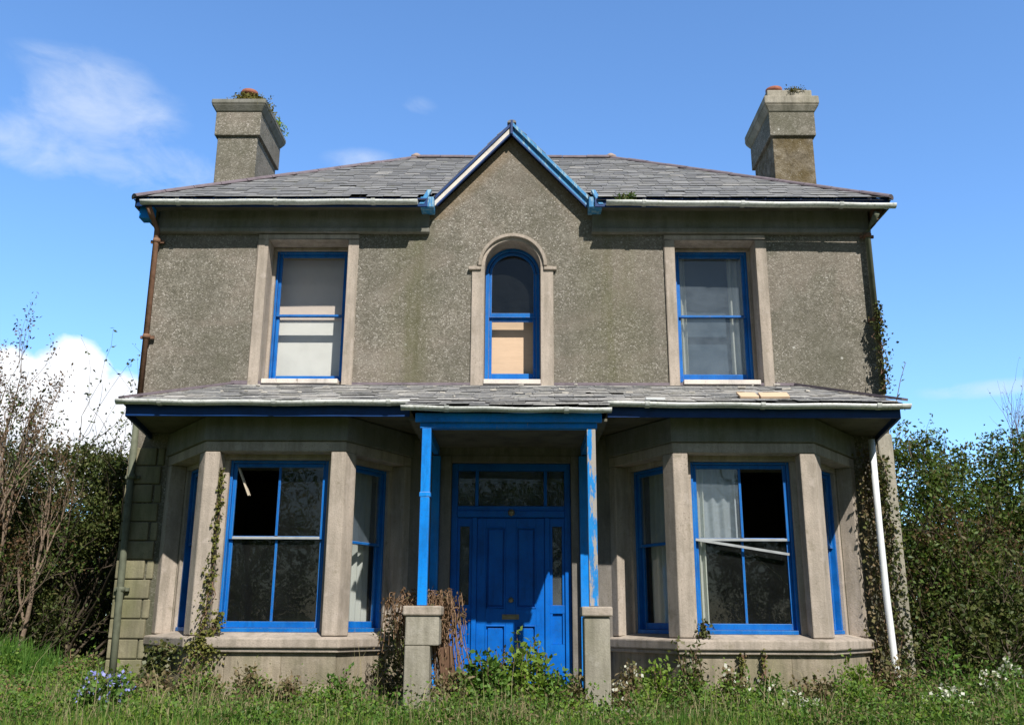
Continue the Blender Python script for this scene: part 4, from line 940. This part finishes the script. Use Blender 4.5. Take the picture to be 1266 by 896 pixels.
# further trees so that no bare horizon shows beside the house
for k, (x, y, r, h) in enumerate(((-11.5, 9, 2.4, 3.6), (-9.5, 13, 2.6, 3.8), (11.5, 8, 2.6, 3.6), (9.5, 12.5, 2.6, 3.6), (14.5, 5, 2.8, 4.0), (-14.5, 5, 2.8, 4.2))):
    P = clump_points((x, y, h*.55), (r, r, h*.5), 330, 40, .25); segs = []; tips = []
    for _ in range(4): grow((x, y, .2), (random.gauss(0, .4), random.gauss(0, .4), 1), h*.6, .09, 2, segs, tips)
    veg('far_bush', ('large dark bush far behind the left hedge', 'dark bush behind the house on the left', 'large green bush far behind the right hedge', 'green bush behind the house on the right', 'green bush beyond the right edge', 'dark bush beyond the left edge')[k], 'bush', (x, y, .3), P[P[:, 2] > .3], .17, ('ever', 'ever', 'hedge', 'hedge', 'hedge', 'ever')[k], 'crown', 'far bushes behind the garden', segs, 'dark')
# woodland behind the photographer, seen only as the dark reflection in the panes
P = []; segs = []; tips = []
for k in range(26):
    x = -40+k*3.2+random.gauss(0, .6); y = -40+random.gauss(0, 3); h = random.uniform(7, 11)
    P.append(clump_points((x, y, h*.5), (2.4, 2, h*.5), 150, 60, .45)); grow((x, y, -.3), (0, 0, 1), h*.7, .2, 2, segs, tips, upb=.3)
P = np.concatenate(P); o = empty('woodland', (0, -40, -.3)); tag(o, kind='stuff')
tag(o, 'belt of trees across the lane facing the house', 'woodland')
npmesh('tree_trunks', *segs_mesh(segs, 4), M['dark'], o); V, Fq = leaves(P, .2); npmesh('canopy', V, Fq, M['hedge'], o)
for c in o.children: c['kind'] = 'stuff'

# ---- creepers
def creeper(name, label, path, widths, n, size, mat, off, cat='ivy', smat='twig', hang=.0, loose=0.0):
    """leaves held close to a surface along a path; off = outward direction"""
    pts = np.array(path, float); t = RNG.uniform(0, len(pts)-1.001, n); i = t.astype(int); f = (t-i)[:, None]
    C = pts[i]*(1-f)+pts[i+1]*f; Wd = np.interp(t, range(len(pts)), widths)
    off = np.array(off, float); side = norm(np.cross(off, [0, 0, 1.]))
    P = C + side*(RNG.normal(size=n)*Wd)[:, None] + off*np.abs(RNG.normal(size=n)*(.025+loose))[:, None] + np.array([0, 0, 1])*(RNG.normal(size=n)*.03)[:, None]
    segs = []
    for s_ in range(4):
        q = None
        for k in np.linspace(0, len(pts)-1.001, 16):
            j = int(k); g = k-j; c = pts[j]*(1-g)+pts[j+1]*g; w_ = np.interp(k, range(len(pts)), widths)
            a = tuple(c + side*random.gauss(0, 1)*w_*.7 + off*.015)
            if q: segs.append((q, a, .006, .005))
            q = a
    return veg(name, label, cat, tuple(pts[0]), P, size, mat, 'leaves', None, segs, smat, dirs=np.tile(off*.8+np.array([0, 0, -.5]), (n, 1)), up=0, aspect=.8)
creeper('ivy', 'yellow green ivy climbing the left bay beside its front window', [(-3.38, -1.14, .45), (-3.36, -1.2, .95), (-3.36, -1.14, 1.1), (-3.35, -1.06, 2.2), (-3.345, -1.04, 2.95)], [.20, .14, .05, .028, .022], 1450, .042, 'ivy', (.35, -1, 0))
creeper('ivy', 'small ivy sprig standing on the sill of the left bay window', [(-3.25, -1.08, 1.12), (-3.2, -1.06, 1.35)], [.05, .02], 90, .05, 'ivy', (0, -1, 0))
creeper('ivy', 'dark ivy hanging over the shaded left side of the left bay plinth', [(-4.15, -.45, .35), (-3.9, -.75, 1.0)], [.25, .3], 900, .05, 'ivyd', (-.8, -.6, 0))
creeper('ivy', 'small dark ivy tuft on the sill of the right bay window', [(2.14, -1.1, 1.1), (2.15, -1.06, 1.26)], [.05, .03], 110, .05, 'ivyd', (0, -1, 0))
creeper('ivy', 'brown and green ivy behind the white downpipe', [(4.42, -.16, .35), (4.46, -.1, 1.6), (4.44, -.12, 2.6), (4.52, -.1, 3.4)], [.12, .07, .06, .07], 1300, .05, 'weedb', (0, -1, 0), loose=.03)
creeper('ivy', 'dark ivy and dead stems up the right corner of the house', [(4.72, -.08, .35), (4.68, -.06, 1.8), (4.66, -.05, 3.3)], [.12, .08, .06], 1500, .05, 'ivyd', (0, -1, 0), loose=.04)
creeper('ivy', 'thin dark ivy around the upper right downpipe', [(4.80, -.13, 4.15), (4.80, -.14, 4.9), (4.80, -.13, 5.3)], [.05, .06, .02], 420, .045, 'ivyd', (0, -1, 0), loose=.02)
creeper('ivy', 'two thin green stems climbing the plinth of the right bay, left one', [(2.50, -1.2, .4), (2.56, -1.14, .95)], [.03, .02], 120, .045, 'ivy', (0, -1, 0))
creeper('ivy', 'thin brownish stem with leaves climbing the right bay plinth, right one', [(2.80, -1.2, .4), (2.77, -1.14, .95)], [.03, .02], 100, .04, 'ivy', (0, -1, 0))
# lone shoot above the right end of the lean-to roof
pp = [(5.24, 1.3, .3), (5.22, 1.3, 1.6), (5.27, 1.3, 2.9), (5.36, 1.3, 3.9), (5.52, 1.3, 4.36), (5.6, 1.3, 4.64), (5.7, 1.3, 4.90)]
segs = [(pp[i], pp[i+1], .012-.0015*i, .011-.0015*i) for i in range(6)]
veg('shoot', 'lone leafy shoot rising past the right end of the lower roof', 'shoot', (5.24, 1.3, .33), np.array([(5.5, 1.3, 4.33), (5.53, 1.3, 4.38), (5.6, 1.3, 4.62), (5.61, 1.3, 4.68), (5.7, 1.3, 4.86), (5.7, 1.3, 4.92), (5.72, 1.3, 4.9), (5.66, 1.3, 4.8)]), .09, 'hedge', segs=segs)
# chimney and gutter growth
P = np.concatenate([clump_points((-4.25, 2.6, 9.60), (.10, .65, .08), 120, 34, .05), clump_points((-4.45, 2.2, 9.66), (.28, .12, .08), 60, 34, .04)])
veg('moss_tuft', 'yellow green moss and grass growing on the left chimney top', 'moss', (-4.4, 2.6, 9.62), P, .05, 'moss', extra=[(clump_points((-4.2, 3.1, 9.7), (.1, .2, .08), 14, 20, .05), .06, 'weedy', 'grass')])
veg('moss_tuft', 'small moss patch on the right chimney top', 'moss', (4.65, 2.1, 9.78), clump_points((4.66, 2.05, 9.77), (.14, .08, .03), 20, 20, .03), .035, 'moss')
veg('gutter_weed', 'small green tuft growing in the upper gutter right of the gable', 'weed', (1.55, -.36, 6.66), clump_points((1.55, -.36, 6.70), (.12, .03, .03), 14, 18, .03), .05, 'hedge')

# dead vine heaped over the left pier
segs = []
for k in range(260):
    x0 = random.gauss(-.9, .16); y0 = random.uniform(-1.55, -1.1); top = random.uniform(1.25, 1.68); sx = random.choice((-1, 1, 1))*random.uniform(.05, .26)
    z0 = random.uniform(.9, 1.4); zend = random.uniform(.45, 1.35) if sx > 0 else random.uniform(.9, 1.35); q = (x0, y0, z0)
    for t in np.linspace(.12, 1, 10):
        x = x0+sx*t+random.gauss(0, .012); z = z0+(top-z0)*math.sin(min(t*2.2, 1.57)) - (top-zend)*max(0, t-.45)/.55*(1 if t > .45 else 0)
        p = (x, y0+random.gauss(0, .02)-.1*math.sin(t*3), z); segs.append((q, p, .0045, .004)); q = p
P = np.array([s[1] for s in segs]); P = P[RNG.integers(0, len(P), 3200)]+RNG.normal(size=(3200, 3))*.025
veg('dead_vine', 'tangle of dead brown vine arching over the left porch pier', 'vine', (-.9, -1.3, .4), P, .045, 'brownleaf', 'dry_leaves', segs=segs, smat='dead')
P = clump_points((-1.32, -.45, .8), (.22, .25, .5), 60, 26, .07)  # dark leaves added in the gap, standing in for its deep shade
veg('shade_leaves', 'dark leaves standing in for shade between the left bay and the porch pier', 'shade_leaves', (-1.35, -.8, .33), P[P[:, 2] > .35], .055, 'ivyd', 'foliage')

# weeds along the foot of the house, each clump its own plant
WEEDS = []
def weed(x, y, h, r, mat, label, name='weed', cat='weed', stems=12, size=.058, flowers=None, smat='twig', n=60):
    if name == 'weed': stems = int(stems*1.5); h *= 1.12; r *= 1.2; n = 80
    z = gzf(x, y); segs = []; P = []
    for k in range(stems):
        a = random.uniform(0, 6.28); rr = random.uniform(0, r); q = (x+rr*math.cos(a), y+rr*math.sin(a)*.7, z+.04); segs.append(((x, y, z-.02), q, .005, .004)); hh = h*random.uniform(.55, 1.1)*(1-.45*rr/r)
        dx = random.gauss(0, .12); dy = random.gauss(0, .12); m = 7
        for i in range(m):
            p = (q[0]+dx*hh/m*1.3+random.gauss(0, .006), q[1]+dy*hh/m, q[2]+hh/m); segs.append((q, p, .004, .0035)); q = p
            for _ in range(int(n/m/2)+1): P.append((q[0]+random.gauss(0, .035), q[1]+random.gauss(0, .035), q[2]+random.gauss(0, .02)))
    extra = []
    if flowers:
        fm, fn = flowers; tp = np.array([s[1] for s in segs[7::8]]); fp = tp[RNG.integers(0, len(tp), fn)]+RNG.normal(size=(fn, 3))*.03
        extra = [(fp, .045, fm, 'flowers', .5, .8)]
    return veg(name, label, cat, (x, y, z), np.array(P), size, mat, 'leaves', None, segs, smat, extra=extra, aspect=.55)
G = 'weed'
weed(-.25, -1.55, .50, .24, 'weed', 'bright green leafy weed at the foot of the door just right of the left pier', size=.075, stems=26)
weed(.22, -1.4, .72, .22, 'weedy', 'tall yellow green weed standing in front of the door', size=.075, stems=20)
weed(.5, -1.5, .40, .2, 'weed', 'green weed in front of the right half of the door', stems=12)
weed(-.55, -1.65, .42, .15, 'weedb', 'dry brown weed beside the left pier under the vine')
weed(-.1, -1.1, .6, .18, 'ivyd', 'dark green weed in the shade on the doorstep')
weed(.72, -1.75, .32, .14, 'weedb', 'dry brown weed beside the right porch pier, door side')
weed(1.25, -1.5, .42, .2, 'weedb', 'dry weed with pale seed heads just right of the right porch pier', flowers=('whitefl', 60))
weed(1.62, -1.35, .48, .16, 'weedy', 'yellow green weed against the shaded side of the right bay')
weed(1.95, -1.4, .62, .13, 'ivyd', 'dark upright weed at the front left corner of the right bay')
weed(2.35, -1.5, .34, .2, 'weedb', 'dry weed below the left half of the right bay front', flowers=('whitefl', 50))
weed(2.7, -1.55, .30, .2, 'weed', 'green weed below the middle of the right bay front', flowers=('whitefl', 40))
weed(3.15, -1.45, .34, .22, 'weedb', 'dark dry weed below the right half of the right bay front')
weed(3.75, -1.25, .5, .24, 'weedy', 'yellow green weed at the front right corner of the right bay')
weed(4.2, -1.0, .48, .2, 'weedb', 'dry brown weed beside the white downpipe foot')
weed(4.85, -.8, .6, .24, 'weed', 'fresh green weed at the right corner of the house', size=.06)
weed(5.4, -1.2, .45, .3, 'weed', 'green weed with many small white flowers right of the house', flowers=('whitefl', 160))
weed(-2.75, -1.45, .36, .17, 'weedb', 'dark dry weed against the middle of the left bay plinth', smat='dark')
weed(-2.3, -1.5, .26, .16, 'weedb', 'low dry weed below the right half of the left bay front')
weed(-3.3, -1.4, .38, .2, 'weedb', 'dry brown weed under the ivy of the left bay')
weed(-1.75, -1.45, .36, .2, 'weed', 'green weed at the front right corner of the left bay')
weed(-3.75, -1.35, .40, .22, 'weedb', 'pale dry weed at the front left corner of the left bay')
weed(-4.3, -1.0, .42, .22, 'weedy', 'yellow green weed in front of the mossy corner blocks')
weed(-5.1, -.3, .5, .2, 'weedb', 'dry arching weed left of the green stained downpipe', smat='dead')
weed(-3.85, -2.05, .36, .14, 'weed', 'bluebell clump with pale blue flowers left of the left bay, nearest the bay', 'bluebell', 'flower', flowers=('bluefl', 75))
weed(-4.17, -2.05, .34, .14, 'weed', 'bluebell clump with pale blue flowers farther left on the lawn', 'bluebell', 'flower', flowers=('bluefl', 65))
weed(2.95, -2.0, .20, .18, 'weed', 'low plant dotted with white flowers in the grass before the right bay', 'white_flower', 'flower', flowers=('whitefl', 150))
weed(4.4, -1.9, .22, .25, 'weed', 'white flowering plant in the grass right of the right bay', 'white_flower', 'flower', flowers=('whitefl', 170))
# tall fresh leaves in the far left corner
def blades(P, h, w, lean=.25):
    n = len(P); d = norm(np.stack([RNG.normal(size=n), RNG.normal(size=n), np.zeros(n)], 1)); side = np.stack([-d[:, 1], d[:, 0], d[:, 2]], 1)
    a = RNG.uniform(0, 6.28, n); side = np.stack([np.cos(a), np.sin(a), np.zeros(n)], 1)
    h = (h*RNG.uniform(.5, 1.25, n))[:, None]; w = (w*RNG.uniform(.6, 1.3, n))[:, None]; l = np.abs(RNG.normal(size=n)*lean)[:, None]
    z = np.array([0, 0, 1.]); m = P+z*h*.55+d*h*l*.35; t = P+z*h*(1-.35*l)+d*h*l
    V = np.stack([P-side*w/2, P+side*w/2, m+side*w*.4, m-side*w*.4, t, t+side*.0005], 1).reshape(-1, 3); k = np.arange(n)[:, None]*6
    F = np.concatenate([k+[0, 1, 2, 3], k+[3, 2, 5, 4]], 0)
    return V, F
n = 1500; x = RNG.normal(-6.15, .38, n); y = RNG.normal(.3, .3, n); P = np.stack([x, y, gz(x, y)], 1)
o = npmesh('tall_grass', *blades(P, .42, .02, .3), M['grassy'], None, (-6.15, .3, gzf(-6.15, .3))); tag(o, 'clump of long fresh green leaves in the far left corner', 'grass clump')
me = MB(); import bmesh
bm = bmesh.new(); bmesh.ops.create_icosphere(bm, subdivisions=3, radius=1)
for v in bm.verts:
    q = v.co; k = 1+.25*math.sin(q.x*5+q.y*3)*math.cos(q.y*6+q.z*4); v.co = Vector((q.x*.20*k, q.y*.15*k, q.z*.07*k))
m = bpy.data.meshes.new('soil_mound'); bm.to_mesh(m); bm.free()
o = link('soil_mound', m, M['soil']); o.location = (-5.55, -.75, gzf(-5.55, -.75)+.10); tag(o, 'small mound of reddish earth in the grass at the far left', 'mound')

# ---- lawn
def lawn(n, x0, x1, y0, y1, h, w, name, mat, dens=None):
    x = RNG.uniform(x0, x1, n); y = RNG.uniform(y0, y1, n)
    def blocked(x, y):
        a = (np.abs(x) < 4.9) & (y > -.02); b = (np.abs(x) > 1.25) & (np.abs(x) < 4.4) & (y > -1.2); c = (np.abs(x) < 1.3) & (y > -1.9); return a | b | c
    k = ~blocked(x, y); x, y = x[k], y[k]
    t = np.sin(x*3.1+np.sin(y*2.7)*1.5)*np.cos(y*3.7+x*.8)+.5*np.sin(x*7.3-y*5.1); hh = h*(1+.38*t)
    hh = hh*np.where(y > -1.75, 1.2, 1.0)
    P = np.stack([x, y, gz(x, y)-.01], 1); V, F = blades(P, hh, w, .45)
    o = npmesh(name, V, F, M[mat]); tag(o, kind='stuff'); return o
lawn(75000, -7.5, 7.5, -3.3, 1.5, .105, .009, 'grass', 'grass')
lawn(30000, -9, 9, -7, -3.3, .12, .012, 'grass', 'grass')
lawn(16000, -7.5, 7.5, -3.0, -.2, .17, .008, 'grass', 'grassy')
lawn(9000, -7.5, 7.5, -3.0, -.2, .22, .006, 'grass', 'drygrass')
lawn(900, -7, 7, -2.6, -1.2, .42, .006, 'dead_stalks', 'drygrass')
# ground cover of small leaves among the grass
n = 190000; x = RNG.uniform(-7.2, 7.2, n); y = -3.0+RNG.uniform(0, 1, n)**.95*3.2
pat = np.sin(x*2.3+1)*np.cos(y*3.1+x)+.6*np.sin(x*5.7+y*4.0)+RNG.normal(size=n)*.5
k = (pat > -.45) & ~((np.abs(x) < 4.9) & (y > -.02)) & ~((np.abs(x) > 1.25) & (np.abs(x) < 4.4) & (y > -1.2)) & ~((np.abs(x) < 1.3) & (y > -1.9)); x, y, pat = x[k], y[k], pat[k]
lump = np.clip(.45+.55*np.sin(x*4.3+1.3*np.sin(x*2.1))*np.cos(y*2+x*1.7)+.3*np.sin(x*11.3), 0, 1.2)
z = gz(x, y)+np.abs(RNG.normal(size=len(x)))*.085*(1+pat*.4)+np.where(y > -2.1, .30*lump, 0)*RNG.uniform(0, 1, len(x)); P = np.stack([x, y, z], 1)
def wob(x, y, a, b): return np.sin(x*a+1.7*np.sin(y*b+x*.6))*np.cos(y*b*1.3-x*a*.4+.8)
j = .5+.34*wob(x, y, 2.6, 2.9)+.2*wob(x+3, y, 6.1, 5.2)+RNG.normal(size=len(P))*.16; j = np.clip(j, 0, 1)
keep = RNG.uniform(size=len(P)) < .45+.5*(wob(x+1, y, 3.7, 4.1) > -.3); P = P[keep]; j = j[keep]
for lo, hi, m, sz, asp in ((0, .36, 'weedy', .034, .65), (.36, .50, 'weed', .055, .4), (.50, .72, 'weed', .038, .7), (.72, 1.01, 'weedb', .05, .3)):
    q = P[(j >= lo) & (j < hi)]; V, F = leaves(q, sz, up=.35, aspect=asp); tag(npmesh('ground_cover', V, F, M[m]), kind='stuff')

# ------------------------------------------------------------------ sky, sun, camera
SD = Vector((-.43, 1, -1.09)).normalized()       # direction the light travels
elev = math.asin(-SD.z); az = math.atan2(-SD.x, -SD.y)
sun = bpy.data.lights.new('sun', 'SUN'); sun.energy = 5.0; sun.angle = R(.53); sun.color = (1, .955, .88)
so = bpy.data.objects.new('sun', sun); COL.objects.link(so); so.rotation_euler = SD.to_track_quat('-Z', 'Y').to_euler(); so.location = (8, -20, 22)
world = bpy.data.worlds.new('World'); scene.world = world; world.use_nodes = True
wt = world.node_tree; wt.nodes.clear()
class W(NT):
    def __init__(s): s.t = wt
s = W()
out = s.n('OutputWorld'); bg = s.n('Background'); sky = s.n('TexSky'); sky.sky_type = 'NISHITA'; sky.sun_disc = False
sky.sun_elevation = elev; sky.sun_rotation = az; sky.altitude = 0; sky.air_density = 1.0; sky.dust_density = .35; sky.ozone_density = 2.2
tc = s.n('TexCoord').outputs['Generated']
def vdir(a, e): a, e = R(a), R(e); return (math.sin(a)*math.cos(e), math.cos(a)*math.cos(e), math.sin(e))
def around(a, e, ra, re_, soft=1.0):
    """1 at the centre of an elliptic patch of sky, 0 outside"""
    d = Vector(vdir(a, e)); u = Vector((math.cos(R(a)), -math.sin(R(a)), 0)); v = u.cross(d)
    def dot(q):
        nd = s.n('VectorMath'); nd.operation = 'DOT_PRODUCT'; s.link(tc, nd.inputs[0]); nd.inputs[1].default_value = q; return nd.outputs['Value']
    x = s.math('DIVIDE', dot(u), math.sin(R(ra))); y = s.math('DIVIDE', dot(v), math.sin(R(re_)))
    r2 = s.math('ADD', s.math('MULTIPLY', x, x), s.math('MULTIPLY', y, y))
    fr = s.math('GREATER_THAN', dot(d), 0)
    return s.math('MULTIPLY', s.math('SUBTRACT', 1.0, r2, clamp=True), fr)
n1 = s.noise(s.mapping(tc, (1, 1, 2.2)), 7, 8, .58, .3); n2 = s.noise(s.mapping(tc, (1, 1, 1.4)), 13, 9, .6, .1); n3 = s.noise(s.mapping(tc, (1, 1, 7)), 4, 6, .6)
wisp = None
for a, e, ra, re_, k in ((-26.6, 27.4, 5.0, 3.6, .85), (-23.2, 25.0, 5.2, 1.9, .8), (-29.5, 25.0, 4.5, 1.9, .9), (-7, 30.25, 1.3, .7, .42), (-10.3, 26.9, 2.8, .9, .55), (26.5, 12.4, 4.2, .6, .7), (-28, 29.5, 4, 1.2, .5)):
    w_ = s.math('MULTIPLY', around(a, e, ra, re_), k); wisp = w_ if wisp is None else s.math('MAXIMUM', wisp, w_)
nw = s.noise(s.mapping(tc, (1, 1, 1.8)), 14, 10, .6, .5)
wd = s.math('ADD', s.math('MULTIPLY', wisp, .5), s.math('MULTIPLY', s.math('SUBTRACT', nw, .5), 1.5))
wispf = s.math('MULTIPLY', s.math('MULTIPLY', s.ramp(wd, [(.0, 0), (.6, .52)]), s.ramp(wisp, [(0, 0), (.5, 1)])), 1.0)
cum = None
for a, e, ra, re_ in ((-26.3, 11.9, 2.8, 3.5), (-23.4, 11.2, 2.4, 2.7), (-29.3, 11.6, 2.8, 3.0), (-26, 8.5, 5.5, 2.6)):
    w_ = around(a, e, ra, re_); cum = w_ if cum is None else s.math('MAXIMUM', cum, w_)
cumd = s.math('ADD', s.math('MULTIPLY', cum, 1.0), s.math('MULTIPLY', s.math('SUBTRACT', n2, .5), 1.1))
cumf = s.math('MULTIPLY', s.ramp(cumd, [(.12, 0), (.42, 1)]), s.math('GREATER_THAN', cum, .001))
north = s.ramp(s.math('ADD', s.math('MULTIPLY', s.sep(tc)[1], .5), .5), [(.3, (.50, .52, .52)), (.5, (.60, .66, .68)), (.85, (1.30, 1.74, 2.15))])  # sky brightened ahead and dimmed behind to lessen light on the facade
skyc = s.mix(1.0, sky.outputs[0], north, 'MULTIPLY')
ccol = s.ramp(s.math('ADD', n2, s.math('MULTIPLY', cumd, .15)), [(.35, (6.5, 7.2, 8.4)), (.62, (9.6, 9.8, 10.2))])
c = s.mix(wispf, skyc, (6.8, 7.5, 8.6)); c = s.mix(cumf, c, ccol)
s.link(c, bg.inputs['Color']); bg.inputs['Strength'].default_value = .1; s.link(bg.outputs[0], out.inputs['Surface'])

cam = bpy.data.cameras.new('camera'); co = bpy.data.objects.new('camera', cam); COL.objects.link(co); scene.camera = co
r_v = Vector((0.99995766, 0.00784721, 0.00480657)); u_v = Vector((-0.00255801, -0.26470575, 0.96432584)); f_v = Vector((-0.00883959, 0.9642973, 0.26467447))
m = Matrix((r_v, u_v, -f_v)).transposed().to_4x4(); m.translation = Vector((0.12813745, -11.96188042, 1.24999004)); co.matrix_world = m
cam.sensor_width = 36; cam.sensor_fit = 'HORIZONTAL'; cam.lens = 1171.025/1266*36; cam.clip_end = 3000; cam.clip_start = .05
vs = scene.view_settings; vs.view_transform = 'Standard'; vs.look = 'None'; vs.exposure = .32; vs.gamma = 1; vs.use_curve_mapping = False
scene.cycles.max_bounces = 8; scene.cycles.transparent_max_bounces = 12; scene.cycles.use_denoising = True
